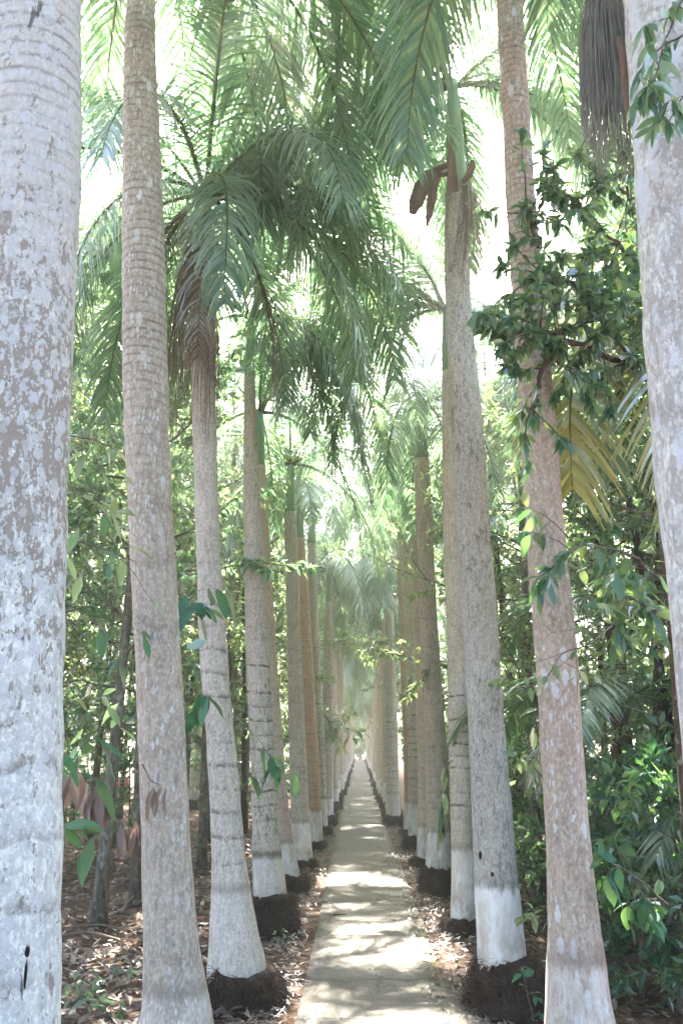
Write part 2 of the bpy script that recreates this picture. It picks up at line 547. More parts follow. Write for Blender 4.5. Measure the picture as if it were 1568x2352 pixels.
def root_mesh(r_top, r_bot, h, seed, dx=0.0):
    """lumpy mound of matted roots with loose root ends"""
    r = random.Random(seed)
    mb = MB()
    n, m = 36, 14
    b = 0
    for i in range(m + 1):
        u = i / m
        z = -0.04 + (h + 0.04) * u
        rad = r_bot + (r_top - r_bot) * (u ** 2.4) + 0.02 * math.sin(u * PI)
        for k in range(n):
            a = 2 * PI * k / n
            p = Vector((math.cos(a), math.sin(a), z * 3 + seed))
            f = 1 + 0.16 * mnoise.noise(p * 1.7) + 0.10 * mnoise.noise(p * 5.0) + 0.09 * mnoise.noise(p * 14)
            zz = z + (0.05 * mnoise.noise(Vector((math.cos(a) * 2.2, math.sin(a) * 2.2, seed))) if u > 0.7 else 0)
            mb.v.append(Vector((math.cos(a) * rad * f + dx * (1 - u), math.sin(a) * rad * f, zz)))
    for i in range(m):
        for k in range(n):
            a0 = i * n + k
            a1 = i * n + (k + 1) % n
            mb.f.append((a0, a1, a1 + n, a0 + n))
            mb.m.append(0)
    mb.f.append(tuple(m * n + k for k in range(n)))
    mb.m.append(0)
    base = list(mb.v)
    for _ in range(3200):
        p = base[r.randrange(n, len(base))]
        out = Vector((p.x, p.y, 0)).normalized()
        d = (out * r.uniform(0.2, 1) + Vector((r.uniform(-.6, .6), r.uniform(-.6, .6), r.uniform(-1.4, 0.3)))).normalized()
        L = r.uniform(0.03, 0.13)
        s = d.orthogonal().normalized() * r.uniform(0.0012, 0.0032)
        q = p - out * 0.006
        mid = q + d * L * 0.5 + out * 0.006
        mb.add([q - s, q + s, mid + s * 0.8, mid - s * 0.8, q + d * L + Vector((0, 0, -0.02))], [(0, 1, 2, 3), (3, 2, 4)])
    return mb.mesh('root mass', M['root'])


def strands_mesh(seed, n, L, spread, mat, w=0.004, curl=0.25, top_r=0.02, flat=0.5, sub=True):
    """a hanging dry flower stalk: a bundle of thin drooping strands"""
    r = random.Random(seed)
    mb = MB()
    mb.tube([Vector((0, 0, 0.10)), Vector((0.01, 0, -0.06)), Vector((0.0, 0, -0.3 * L))], [0.016, 0.014, 0.006], 6)
    for i in range(n):
        a = r.uniform(0, 2 * PI)
        rr = math.sqrt(r.random())
        z = r.uniform(-0.25, 0.05) * L
        p = Vector((top_r * math.cos(a), top_r * math.sin(a), z))
        tgt = Vector((spread * rr * math.cos(a), spread * flat * rr * math.sin(a), 0))
        ln = L * r.uniform(0.6, 1.0) + z
        pts = []
        ph = r.uniform(0, 6)
        for j in range(8):
            u = j / 7
            pts.append(p + tgt * (1 - (1 - u) ** 2.2) + Vector((math.sin(u * 7 + ph) * 0.014 * curl * 4 * u, math.cos(u * 5 + ph) * 0.012 * curl * 4 * u, -ln * u ** 1.1 + 0.05 * math.sin(u * PI) * rr)))
        mb.tube(pts, [w * (1 - 0.6 * j / 7) for j in range(8)], 3, False)
    return mb.mesh('dry flower stalk', mat)


# colour families of the palm trunks
def tm(name, **k):
    return trunk_mat(name, **k)


W1 = (0.60, 0.65, 0.66)
TM = {
    'T1': tm('palm bark white lichen', c1=(0.47, 0.50, 0.47), c2=(0.57, 0.595, 0.56), seed=1.0, patch=((0.315, 0.285, 0.235), 28, 2.25, 0.95, 0.42, 0.535), top=((0.43, 0.42, 0.385), 2.8, 3.5),
             lichen=[((0.56, 0.59, 0.59), 34, 0.55, 0.8, 0.75, 3.0, 0.3, 0.42), ((0.56, 0.59, 0.59), 85, 0.5, 0.7, 0.75, 6.0, 0.35, 0.5)],
             rings=(0.17, 0.7, (0.20, 0.185, 0.16), 0.1, 2.0), toprings=(0.05, 2.8, 0.95), cracks=0.8),
    'T2': tm('palm bark taupe', c1=(0.235, 0.212, 0.182), c2=(0.305, 0.278, 0.243), seed=4.0,
             lichen=[((0.66, 0.70, 0.68), 24, 0.46, 0.50, 0.42, 1.7, 0.42, 0.56), ((0.62, 0.66, 0.64), 55, 0.44, 0.55, 0.4, 3.0, 0.38, 0.55)],
             rings=(0.30, 0.35, (0.17, 0.135, 0.105), 0.2, 3.5), toprings=(0.05, 2.7, 1.0), paint=(0.62, 0.8, 0.35)),
    'T3': tm('palm bark pale grey', c1=(0.29, 0.275, 0.25), c2=(0.38, 0.365, 0.34), seed=7.0, specks=(34, 0.61, 0.55),
             rings=(0.16, 0.85, (0.12, 0.10, 0.085), 0.6, 2.4), paint=(0.71, 0.85, 0.3)),
    'T4': tm('palm bark grey banded', c1=(0.28, 0.26, 0.225), c2=(0.36, 0.34, 0.30), seed=9.0, specks=(32, 0.58, 0.75),
             rings=(0.13, 1.0, (0.085, 0.07, 0.055), 0.7, 2.6), paint=(0.66, 0.7, 0.75), moss=(0.67, 0.74)),
    'pink': tm('palm bark pinkish tan', c1=(0.31, 0.255, 0.215), c2=(0.375, 0.315, 0.275), seed=12.0, specks=(34, 0.66, 0.4),
               rings=(0.14, 0.5, (0.17, 0.12, 0.09), 0.5, 3), paint=(0.55, 0.6)),
    'grey': tm('palm bark grey green', c1=(0.265, 0.25, 0.22), c2=(0.345, 0.33, 0.295), seed=15.0, specks=(30, 0.58, 0.7),
               rings=(0.18, 0.4, (0.10, 0.09, 0.07), 0.5, 3), paint=(0.62, 0.3)),
    'orange': tm('palm bark orange tan', c1=(0.31, 0.215, 0.15), c2=(0.35, 0.265, 0.20), seed=18.0,
                 rings=(0.11, 0.7, (0.19, 0.11, 0.07), 0.4, 4), paint=(0.62, 0.35)),
    'R1': tm('palm bark rosy brown', c1=(0.27, 0.218, 0.182), c2=(0.325, 0.270, 0.230), seed=21.0,
             lichen=[((0.66, 0.67, 0.66), 22, 0.45, 0.48, 0.38, 1.7, 0.42, 0.55), ((0.62, 0.62, 0.60), 55, 0.44, 0.5, 0.36, 2.5, 0.36, 0.55)],
             toprings=(0.042, 3.2, 1.0), paint=(0.74, 0.8, 0.6)),
    'R2': tm('palm bark blue grey', c1=(0.255, 0.245, 0.225), c2=(0.33, 0.32, 0.30), seed=24.0, specks=(30, 0.55, 0.62),
             lichen=[((0.44, 0.46, 0.45), 55, 0.40, 0.45, 0.5, 2.5, 0.4, 0.6)], paint=(0.77, 0.2), cracks=0.6),
    'R3': tm('palm bark tan with dark rings', c1=(0.315, 0.285, 0.245), c2=(0.385, 0.355, 0.31), seed=27.0, specks=(30, 0.62, 0.6),
             rings=(0.115, 1.0, (0.10, 0.07, 0.05), 0.75, 2.2), paint=(0.72, 0.35)),
    'R4': tm('palm bark brown taupe', c1=(0.275, 0.24, 0.205), c2=(0.345, 0.30, 0.26), seed=30.0, specks=(34, 0.60, 0.6),
             rings=(0.17, 0.4, (0.12, 0.09, 0.07), 0.6, 3), paint=(0.68, 0.5)),
    'R0': tm('palm bark pale blotched', c1=(0.42, 0.415, 0.385), c2=(0.54, 0.54, 0.51), seed=33.0, patch=((0.43, 0.40, 0.36), 20, 2.6, 2.0, 0.42, 0.475),
             lichen=[((0.60, 0.63, 0.65), 14, 0.6, 0.75, 0.4, 1.8, 0.40, 0.56)],
             rings=(0.34, 0.4, (0.25, 0.21, 0.19), 0.1, 3.4), toprings=(0.05, 3.3, 0.6)),
}

# photo outlines of the near palms: (y, left x, right x); D = distance along the path
NEAR = {
    'T1': dict(D=2.35, top=6.3, rows=[(-200, -18, 180), (0, -26, 183), (300, -27, 184), (400, -27, 182), (550, -38, 176), (700, -56, 166), (900, -74, 158),
                                      (1100, -85, 151), (1500, -106, 143), (2000, -126, 136), (2352, -140, 134)], base_r=0.24),
    'T2': dict(D=4.35, top=6.1, rows=[(0, 292, 357), (100, 286, 357), (300, 283, 367), (500, 281, 376), (800, 283, 384), (1000, 287, 388), (1200, 297, 396),
                                      (1500, 311, 416), (1700, 318, 425), (1900, 326, 436), (2000, 327, 440), (2100, 329, 446), (2200, 331, 458), (2270, 328, 472), (2352, 322, 492)], base_r=0.24),
    'T3': dict(D=6.5, top=5.25, rows=[(640, 436, 488), (980, 442, 497), (1100, 447, 500), (1300, 452, 508), (1500, 458, 522), (1600, 467, 530), (1700, 474, 539), (1770, 478, 550),
                                     (1800, 480, 549), (1900, 484, 557), (2000, 487, 567), (2050, 486, 575), (2100, 483, 583), (2150, 479, 595), (2200, 476, 607), (2245, 474, 618)],
               root=(0.245, 0.28, 0.24, 0.03)),
    'T4': dict(D=8.75, top=5.5, rows=[(880, 560, 586), (1088, 559, 595), (1300, 561, 606), (1430, 563, 615), (1560, 565, 621), (1621, 569, 625), (1772, 577, 634), (1923, 579, 642),
                                     (1962, 577, 647), (2020, 580, 654), (2074, 584, 664)], root=(0.19, 0.23, 0.36, 0.02)),
    'T5': dict(D=11.0, top=5.2, rows=[(980, 574, 604), (1150, 577, 614), (1500, 597, 635), (1772, 612, 655), (1923, 622, 670), (1975, 628, 680), (2024, 634, 693)], root=(0.17, 0.17, 0.22, 0.02)),
    'T6': dict(D=13.0, top=5.1, rows=[(1100, 650, 676), (1300, 655, 686), (1470, 659, 690), (1621, 662, 698), (1772, 665, 705), (1888, 669, 711), (1979, 680, 719)], root=(0.12, 0.13, 0.15, 0.0)),
    'T7': dict(D=15.2, top=5.2, rows=[(1090, 668, 688), (1250, 678, 700), (1440, 688, 714), (1621, 697, 725), (1772, 704, 734), (1850, 708, 738), (1943, 712, 742)], root=(0.12, 0.14, 0.16, 0.0)),
    'T8': dict(D=17.4, top=5.6, rows=[(1480, 712, 734), (1621, 718, 742), (1772, 722, 748), (1850, 724, 750), (1905, 728, 754)], root=(0.12, 0.15, 0.2, 0.0)),
    'R0': dict(D=2.45, top=4.75, rows=[(-300, 1415, 1605), (0, 1435, 1630), (200, 1448, 1645), (400, 1462, 1662), (600, 1472, 1680), (800, 1483, 1694), (1000, 1500, 1712), (1200, 1518, 1732),
                                       (1400, 1541, 1760), (1600, 1562, 1786), (1800, 1578, 1810), (2352, 1600, 1860)], base_r=0.22),
    'R1': dict(D=4.4, top=6.7, rows=[(-200, 1130, 1188), (0, 1140, 1200), (100, 1143, 1205), (300, 1155, 1218), (450, 1160, 1228), (700, 1177, 1250), (986, 1194, 1277), (1187, 1206, 1292),
                                     (1337, 1215, 1306), (1470, 1227, 1323), (1720, 1242, 1336), (1921, 1254, 1353), (2072, 1258, 1370), (2167, 1257, 1380), (2222, 1255, 1388), (2352, 1250, 1412)], base_r=0.23),
    'R2': dict(D=6.4, top=6.1, rows=[(427, 1024, 1072), (502, 1021, 1072), (735, 1022, 1083), (986, 1037, 1110), (1187, 1044, 1122), (1337, 1056, 1135), (1470, 1064, 1144), (1720, 1077, 1163),
                                     (1972, 1087, 1184), (2032, 1088, 1190), (2120, 1092, 1200), (2200, 1097, 1208)], root=(0.20, 0.28, 0.36, 0.03)),
    'R3': dict(D=8.9, top=5.6, rows=[(900, 1014, 1052), (1000, 1015, 1058), (1187, 1017, 1066), (1337, 1020, 1072), (1470, 1026, 1078), (1720, 1030, 1085), (1940, 1036, 1092), (2020, 1036, 1096), (2107, 1033, 1100)],
               root=(0.17, 0.20, 0.14, -0.02)),
    'R4': dict(D=11.0, top=5.3, rows=[(900, 944, 974), (1036, 949, 984), (1187, 954, 992), (1337, 959, 999), (1470, 964, 1007), (1720, 974, 1026), (1906, 981, 1034), (1987, 976, 1040)], root=(0.20, 0.23, 0.32, 0.0)),
    'R5': dict(D=13.2, top=5.6, rows=[(1100, 938, 962), (1470, 950, 980), (1720, 958, 990), (1881, 960, 994), (1972, 955, 990)], root=(0.12, 0.14, 0.15, -0.02)),
    'R6': dict(D=15.3, top=5.2, rows=[(1400, 924, 950), (1470, 930, 957), (1720, 936, 964), (1866, 938, 966), (1926, 936, 966)], root=(0.12, 0.14, 0.24, -0.03)),
    'R7': dict(D=17.5, top=5.7, rows=[(1300, 912, 932), (1470, 917, 939), (1720, 926, 950), (1840, 928, 952), (1900, 926, 954)], root=(0.11, 0.13, 0.12, -0.03)),
}


def fronds(parent, node, spec):
    """spec: list of (kind, azimuth, scale)"""
    for kind, az, s in spec:
        me = rnd.choice(FR[kind])
        off = Vector((math.cos(az), math.sin(az), 0)) * 0.05
        o = link('frond', me, parent, node + off, az, s)
        if kind == 'dead':
            o['label'] = 'dry brown frond hanging against the trunk'


def spec_auto(r, n=13, dead=0):
    out = []
    kinds = ['up', 'mid', 'low', 'mid', 'hang', 'low', 'up', 'mid', 'low', 'hang', 'mid', 'up', 'low', 'mid', 'hang', 'low']
    a0 = r.uniform(0, 6.28)
    for i in range(n):
        out.append((kinds[i % len(kinds)], a0 + i * 2.399 + r.uniform(-0.25, 0.25), r.uniform(0.85, 1.1)))
    for i in range(dead):
        out.append(('dead', r.uniform(0, 6.28), r.uniform(0.8, 1.0)))
    return out


def shaft_mesh(r0, r1, h, seed):
    mb = MB()
    pts, rads = [], []
    for i in range(12):
        u = i / 11
        pts.append(Vector((0, 0, h * u)))
        rads.append(r0 * (1.05 if i == 0 else 1) + (r1 - r0) * u ** 0.8 + 0.012 * math.sin(u * PI))
    mb.tube(pts, rads, 18, True, 0, 0.05, seed)
    return mb.mesh('crownshaft', M['shaft'])


LAB = {
    'T1': ('pale palm trunk mottled with white lichen, nearest the camera on the left', 'T1'),
    'T2': ('taupe palm with pale lichen flecks and a flared base, second on the left', 'T2'),
    'T3': ('grey palm left of the path with shaggy dry fronds hanging down its neck', 'T3'),
    'T4': ('grey palm with dark horizontal bands and a mossy belt above its white base', 'T4'),
    'T5': ('pinkish tan palm half hidden behind the banded one on the left', 'pink'),
    'T6': ('grey green palm on the left with a crisp bright white painted base', 'grey'),
    'T7': ('orange tan finely ringed palm in the left row beside the crisp white base', 'orange'),
    'T8': ('slim grey palm eighth from the camera in the left row', 'T4'),
    'R0': ('pale blotched palm trunk at the right edge with a grey dry broom hanging beside it', 'R0'),
    'R1': ('rosy brown palm flecked with pale lichen on the right, behind leafy branches', 'R1'),
    'R2': ('blue grey palm with a white painted base on a big mound of roots, right side', 'R2'),
    'R3': ('tan palm with dark torn rings and a white base, tucked behind the blue grey one', 'R3'),
    'R4': ('brown taupe palm on the right above a tall dark root mound', 'R4'),
    'R5': ('thin brown palm mostly hidden behind the taupe one on the right', 'pink'),
    'R6': ('grey brown ringed palm seventh from the camera in the right row', 'R3'),
    'R7': ('rust orange palm trunk eighth from the camera in the right row', 'orange'),
}
NODE = {}
PALM = {}
SHAFT_H = {'T1': 0.9, 'T2': 0.9, 'T3': 0.95, 'T4': 0.75, 'R2': 1.1}
for key, q in NEAR.items():
    D = q['D']
    rows = []
    for (y, xl, xr) in q['rows']:
        p = at((xl + xr) / 2, y, D)
        rows.append((p.z, p.x, 0.0, size_at(xr - xl, p) / 2))
    rows.sort()
    bx = rows[0][1] + (rows[0][1] - rows[1][1]) / max(1e-3, rows[1][0] - rows[0][0]) * 0.5 * max(0.0, rows[0][0])
    loc = Vector((bx, D, 0))
    prof = [(z, x - bx, 0.0, r) for z, x, y, r in rows]
    if 'root' in q:
        prof = [(max(0.02, prof[0][0] - 0.25), prof[0][1], 0, prof[0][3] * 1.02)] + prof
    else:
        if prof[0][0] > 0.05:
            prof = [(-0.05, prof[0][1] * 0.6, 0, max(q['base_r'], prof[0][3] * 1.08))] + prof
    if prof[-1][0] < q['top']:
        z, x, y, r = prof[-1]
        prof.append((q['top'], x + (x - prof[-3][1]) / max(0.2, z - prof[-3][0]) * (q['top'] - z) * 0.8, 0, r * 0.94))
    else:
        x, y, r = interp(prof, q['top'])
        prof = [w for w in prof if w[0] < q['top']] + [(q['top'], x, y, r)]
    lab, mk = LAB[key]
    P_ = thing('royal_palm', lab, 'palm tree', loc, 0, 'palms lining the path')
    PALM[key] = P_
    link('trunk', trunk_mesh(prof, TM[mk], seed=len(PALM), name='trunk'), P_)
    if 'root' in q:
        rt, rb, h, dx = q['root']
        ro = link('root_mass', root_mesh(prof[0][3] * 1.02, rb * 0.86, h * 0.94, len(PALM) * 1.7, 0), P_, (prof[0][1] + dx, 0, 0))
    sh = SHAFT_H.get(key, 0.8)
    z, x, y, r = prof[-1]
    link('crownshaft', shaft_mesh(r * 0.97, r * 0.5, sh, len(PALM)), P_, (x, 0, z - 0.01))
    NODE[key] = (Vector((x, 0, z + sh - 0.04)), r)

rr = random.Random(5)
SPEC = {k: spec_auto(random.Random(50 + i), {'T1': 9, 'R0': 9, 'T6': 12, 'T7': 11, 'T8': 11, 'R5': 12, 'R6': 11, 'R7': 11}.get(k, 15)) for i, k in enumerate(NEAR)}
SPEC['T3'] += [('dead', 0.3, 1.0), ('dead', 2.9, 0.95), ('dead', -1.4, 1.0), ('hang', -1.2, 1.0), ('hang', -0.2, 1.1), ('hang', -2.2, 1.0)]
SPEC['T4'] += [('hang', -0.1, 1.0), ('hang', -0.6, 1.0)]
SPEC['T2'] += [('low', 0.6, 1.2), ('low', 1.25, 1.2), ('low', 2.2, 1.2), ('mid', 1.7, 1.2), ('mid', 0.9, 1.2)]
SPEC['R1'] += [('low', 2.3, 1.0), ('low', 1.9, 1.0), ('low', 0.9, 1.2), ('mid', 1.5, 1.2), ('hang', 0.1, 1.2), ('low', 0.7, 1.2)]
SPEC['R1'] += [('low', 0.2, 1.2), ('hang', 0.5, 1.2), ('low', -0.5, 1.1)]
SPEC['R2'] += [('low', 2.9, 1.05), ('hang', 3.3, 1.1), ('low', 2.4, 1.1)]
SPEC['T3'] += [('low', 0.3, 1.05), ('low', 0.8, 1.1)]
SPEC['R4'] += [('hang', -2.0, 1.0), ('hang', -0.8, 1.0), ('low', 3.0, 1.0)]
SPEC['T5'] += [('hang', 0.2, 1.1), ('low', 0.4, 1.1)]
SPEC['T6'] += [('hang', 0.1, 1.1), ('low', -0.4, 1.1)]
for k in ('R2', 'T4'):
    SPEC[k] = [q for q in SPEC[k] if q[0] in ('up', 'dead') or math.cos(q[1] + PI / 2) < 0.55]
for k, P_ in PALM.items():
    fronds(P_, NODE[k][0], SPEC[k])

# dry flower stalks
for key, extra in {
        'T3': [('mid', 0.1, 1.15), ('low', 0.6, 1.2), ('low', 1.35, 1.15)],
        'R2': [('low', 2.75, 1.15), ('low', 2.1, 1.15), ('low', 0.5, 1.0), ('hang', 1.0, 1.0), ('low', 1.5, 1.0)],
        'T4': [('mid', 0.2, 1.15), ('low', 0.7, 1.15), ('hang', 0.4, 1.1), ('up', 1.0, 1.2)],
        'R3': [('low', 2.8, 1.15), ('hang', 2.9, 1.1), ('mid', 2.4, 1.15), ('up', 2.9, 1.2), ('low', 0.6, 1.0)],
        'T5': [('mid', 0.6, 1.15), ('low', 0.1, 1.1), ('up', 0.9, 1.2)],
        'R4': [('mid', 2.6, 1.1), ('up', 2.2, 1.2), ('low', 2.9, 1.1), ('low', 1.2, 1.1)],
        'T2': [('low', 0.85, 1.2)],
        'R1': [('low', 1.2, 1.1)]}.items():
    fronds(PALM[key], NODE[key][0], extra)
nd, r0 = NODE['T3']
o = link('flower_stalk', strands_mesh(3, 150, 1.75, 0.17, M['broom_brown'], 0.0042, 0.2, 0.06, 1.0), PALM['T3'], nd + Vector((-0.02, -0.13, -0.55)))
p = at(1393, 10, 2.75) - PALM['R0'].location
o = link('flower_stalk', strands_mesh(5, 800, 0.78, 0.082, M['broom_grey'], 0.0021, 0.09, 0.05, 0.8), PALM['R0'], p + Vector((0, 0, 0.08)))
o['label'] = 'grey broom of dry strands'
p = at(1437, 175, 2.62) - PALM['R0'].location
mb = MB()
mb.tube([Vector((-0.012, 0, 0.16)), Vector((0, 0, 0.05)), Vector((0, 0, -0.08)), Vector((-0.002, 0, -0.17)), Vector((-0.006, 0, -0.215))], [0.012, 0.018, 0.019, 0.012, 0.002], 12, True, 0, 0.1)
link('spathe', mb.mesh('spathe', M['sheath']), PALM['R0'], p)

# dry sheaths at the neck of the blue grey palm
def sheath(parent, pts, ws, name='dry_sheath'):
    mb = MB()
    n = len(pts)
    for i in range(n):
        a = pts[max(0, i - 1)]
        b = pts[min(n - 1, i + 1)]
        t = (b - a).normalized()
        s = t.cross(Vector((0, 1, 0))).normalized()
        for k in range(5):
            u = k / 4 - 0.5
            mb.v.append(pts[i] + s * (u * ws[i]) + Vector((0, 1, 0)) * (0.7 * ws[i] * (0.25 - u * u)))
    for i in range(n - 1):
        for k in range(4):
            mb.f.append((i * 5 + k, i * 5 + k + 1, i * 5 + k + 6, i * 5 + k + 5))
            mb.m.append(0)
    me = mb.mesh('dry sheath', M['sheath'])
    o = link(name, me, parent)
    md = o.modifiers.new('thick', 'SOLIDIFY')
    md.thickness = 0.006
    return o


Lr = PALM['R2'].location
def r2(px, py, dd=-0.1):
    return at(px, py, 6.4 + dd) - Lr
sheath(PALM['R2'], [r2(1034, 376), r2(1010, 388), r2(985, 402), r2(968, 430), r2(955, 465), r2(946, 492)], [0.05, 0.07, 0.11, 0.13, 0.12, 0.05])
sheath(PALM['R2'], [r2(1030, 398, -.14), r2(1005, 405, -.14), r2(994, 435, -.14), r2(988, 475, -.14), r2(980, 520, -.14)], [0.04, 0.05, 0.08, 0.07, 0.02])
sheath(PALM['R2'], [r2(1062, 420), r2(1074, 405), r2(1085, 380), r2(1084, 368)], [0.05, 0.06, 0.06, 0.03])
sheath(PALM['R2'], [r2(1040, 440, -.16), r2(1038, 400, -.16), r2(1036, 350, -.16), r2(1032, 310, -.16)], [0.09, 0.08, 0.05, 0.02])
sheath(PALM['R2'], [r2(1066, 425, -.12), r2(1072, 470, -.12), r2(1070, 540, -.12), r2(1066, 600, -.12)], [0.05, 0.03, 0.035, 0.01])
link('flower_stalk', strands_mesh(9, 60, 1.0, 0.14, M['broom_brown'], 0.0035, 0.4, 0.03, 1.0), PALM['R2'], r2(1078, 440, -.1))

def knot(parent, px, py, D, w, h, seed):
    p = at(px, py, D)
    r = random.Random(seed)
    mb = MB()
    n = 14
    for ring, (k, dy) in enumerate(((1.0, 0.0), (0.8, -0.006), (0.45, 0.004))):
        for i in range(n):
            a = 2 * PI * i / n
            f = 1 + 0.25 * mnoise.noise(Vector((math.cos(a) * 1.5, math.sin(a) * 1.5, seed)))
            mb.v.append(Vector((math.cos(a) * w * k * f, dy, math.sin(a) * h * k * f)))
    for j in range(2):
        for i in range(n):
            mb.f.append((j * n + i, j * n + (i + 1) % n, (j + 1) * n + (i + 1) % n, (j + 1) * n + i))
            mb.m.append(0)
    mb.f.append(tuple(2 * n + i for i in range(n)))
    mb.m.append(0)
    link('knot_hole', mb.mesh('knot hole', M['bark_dark']), parent, p - parent.location)


knot(PALM['T1'], 64, 2185, 2.35 - 0.155, 0.006, 0.013, 1)
knot(PALM['T1'], 60, 2240, 2.35 - 0.157, 0.003, 0.03, 2)
knot(PALM['R2'], 1130, 2008, 6.4 - 0.143, 0.012, 0.016, 3)
knot(PALM['R2'], 1102, 1965, 6.4 - 0.128, 0.010, 0.03, 4)

# ------------------------------------------------------------------ the rest of the two rows
ORD = {9: 'ninth', 10: 'tenth', 11: 'eleventh', 12: 'twelfth', 13: 'thirteenth', 14: 'fourteenth'}
MATS_FAR = ['grey', 'R3', 'pink', 'T3', 'T4', 'R4', 'orange', 'T3', 'R3']
COLNAME = {'grey': 'grey green', 'R3': 'tan ringed', 'pink': 'pinkish tan', 'T3': 'pale grey', 'T4': 'grey banded', 'R4': 'brown taupe', 'orange': 'orange tan'}
FAR_TR = {}
for mk in set(MATS_FAR):
    for v in range(2):
        h = 5.4
        lean = rr.uniform(-0.1, 0.1)
        prof = [(-0.02, 0, 0, 0.17), (0.3, 0, 0, 0.155), (0.8, 0.01, 0, 0.135), (2.0, lean * .3, 0, 0.128), (3.5, lean * .7, 0, 0.122), (h, lean, 0, 0.08)]
        FAR_TR[(mk, v)] = (trunk_mesh(prof, TM[mk], step=0.15, n=14, seed=40 + v), lean, h)
FAR_ROOT = [root_mesh(0.15, 0.20, 0.22, 60 + i) for i in range(3)]
FAR_SHAFT = shaft_mesh(0.075, 0.04, 0.8, 77)
for side in (-1, 1):
    for i in range(9, 42):
        D = 17.5 + (i - 8) * 2.12 + rr.uniform(-0.25, 0.25)
        X = side * (0.70 + 0.0 * D) + rr.uniform(-0.05, 0.05) + (-0.02 if side < 0 else 0.03)
        mk = rr.choice(MATS_FAR)
        me, lean, h = FAR_TR[(mk, rr.randrange(2))]
        row = 'left' if side < 0 else 'right'
        if i in ORD:
            lab = '%s palm, %s from the camera in the %s row' % (COLNAME[mk], ORD[i], row)
        else:
            lab = 'small distant palm standing far down the %s row' % row
        zs = rr.uniform(0.80, 1.0) if i < 24 else rr.uniform(0.72, 1.05)
        P_ = thing('royal_palm', lab, 'palm tree', (X, D, 0), rr.uniform(0, 6.28), 'palms lining the path' if i in ORD else 'distant palms of the %s row' % row)
        link('trunk', me, P_, (0, 0, 0), 0, (1, 1, zs))
        link('root_mass', rr.choice(FAR_ROOT), P_, (0, 0, 0), rr.uniform(0, 6.28))
        link('crownshaft', FAR_SHAFT, P_, (lean, 0, h * zs - 0.01))
        link('crown', rr.choice(FAR_CROWNS), P_, (lean, 0, h * zs + 0.72), rr.uniform(0, 6.28), rr.uniform(1.0, 1.3))

# ------------------------------------------------------------------ broadleaf trees
def rdir(r, up=0.0):
    a = r.uniform(0, 2 * PI)
    z = r.uniform(-1, 1) + up
    s = math.sqrt(max(0.05, 1 - min(1, z * z)))
    return Vector((math.cos(a) * s, math.sin(a) * s, z)).normalized()


def grow(r, p, d, L, n, bend, up):
    pts = [p.copy()]
    for i in range(n):
        d = (d + rdir(r) * bend + Vector((0, 0, up))).normalized()
        pts.append(pts[-1] + d * (L / n))
    return pts


def tree_meshes(seed, h, tr, c0, crown_r, nlimb, leafL, nleaf, leafmat, barkmat, lean=0.25, droop=0.5, curve=0.2, wr=0.42, sub=5, upl=0.25):
    """returns trunk mesh (with limbs) and crown mesh; leaves grow in sprays along the twigs"""
    r = random.Random(seed)
    tb, cb = MB(), MB()
    n = 12
    tp = []
    a = r.uniform(0, 6.28)
    for i in range(n + 1):
        u = i / n
        tp.append(Vector((math.cos(a) * lean * u + math.sin(u * 5 + seed) * curve * 0.25 * u, math.sin(a) * lean * u + math.cos(u * 4 + seed) * curve * 0.25 * u, h * u)))
    tb.tube(tp, [tr * (1.35 if i == 0 else 1) * (1 - 0.75 * i / n) for i in range(n + 1)], 10, True, 0, 0.12, seed)
    sprays = []
    for j in range(nlimb):
        u = c0 + (1 - c0) * (j + r.random()) / nlimb
        u = min(0.99, u)
        x = u * n
        k = min(n - 1, int(x))
        p = tp[k].lerp(tp[k + 1], x - k)
        az = j * 2.4 + r.uniform(-0.5, 0.5)
        shape = math.sin(PI * (0.15 + 0.8 * (u - c0) / max(0.01, 1 - c0))) ** 0.7
        L = crown_r * shape * r.uniform(0.7, 1.1)
        d = Vector((math.cos(az), math.sin(az), upl + r.uniform(-0.2, 0.35)))
        lp = grow(r, p, d.normalized(), L, 6, 0.18, 0.02)
        rad = tr * 0.42 * (1 - 0.6 * u)
        tb.tube(lp, [max(0.004, rad * (1 - 0.85 * i / 6)) for i in range(7)], 6, False)
        for s in range(sub):
            x = r.uniform(1.5, 5.9)
            k = min(5, int(x))
            p2 = lp[k].lerp(lp[k + 1], x - k)
            d2 = ((lp[k + 1] - lp[k]).normalized() + rdir(r, 0.1) * 1.0).normalized()
            sl = L * r.uniform(0.25, 0.5) + 0.12
            q = grow(r, p2, d2, sl, 5, 0.22, -0.03)
            tb.tube(q, [max(0.0022, rad * 0.35 * (1 - 0.8 * i / 5)) for i in range(6)], 4, False)
            sprays.append(q)
        sprays.append(lp[3:])
    per = max(4, nleaf // max(1, len(sprays)))
    for q in sprays:
        m = len(q) - 1
        for _ in range(int(per * r.uniform(0.5, 1.5))):
            x = r.random() ** 0.7 * m
            k = min(m - 1, int(x))
            p = q[k].lerp(q[k + 1], x - k)
            t = (q[k + 1] - q[k]).normalized()
            d = (t * 0.5 + rdir(r) * 0.9 + Vector((0, 0, -droop))).normalized()
            p = p + rdir(r) * leafL * 0.25
            L = leafL * r.uniform(0.6, 1.2)
            cb.leaf2(p, d, rdir(r, 0.6), L, L * wr, 0.35)
    return tb.mesh('trunk', barkmat), cb.mesh('crown', leafmat, False)


VAR = {}
def variant(key, **k):
    VAR[key] = tree_meshes(**k)


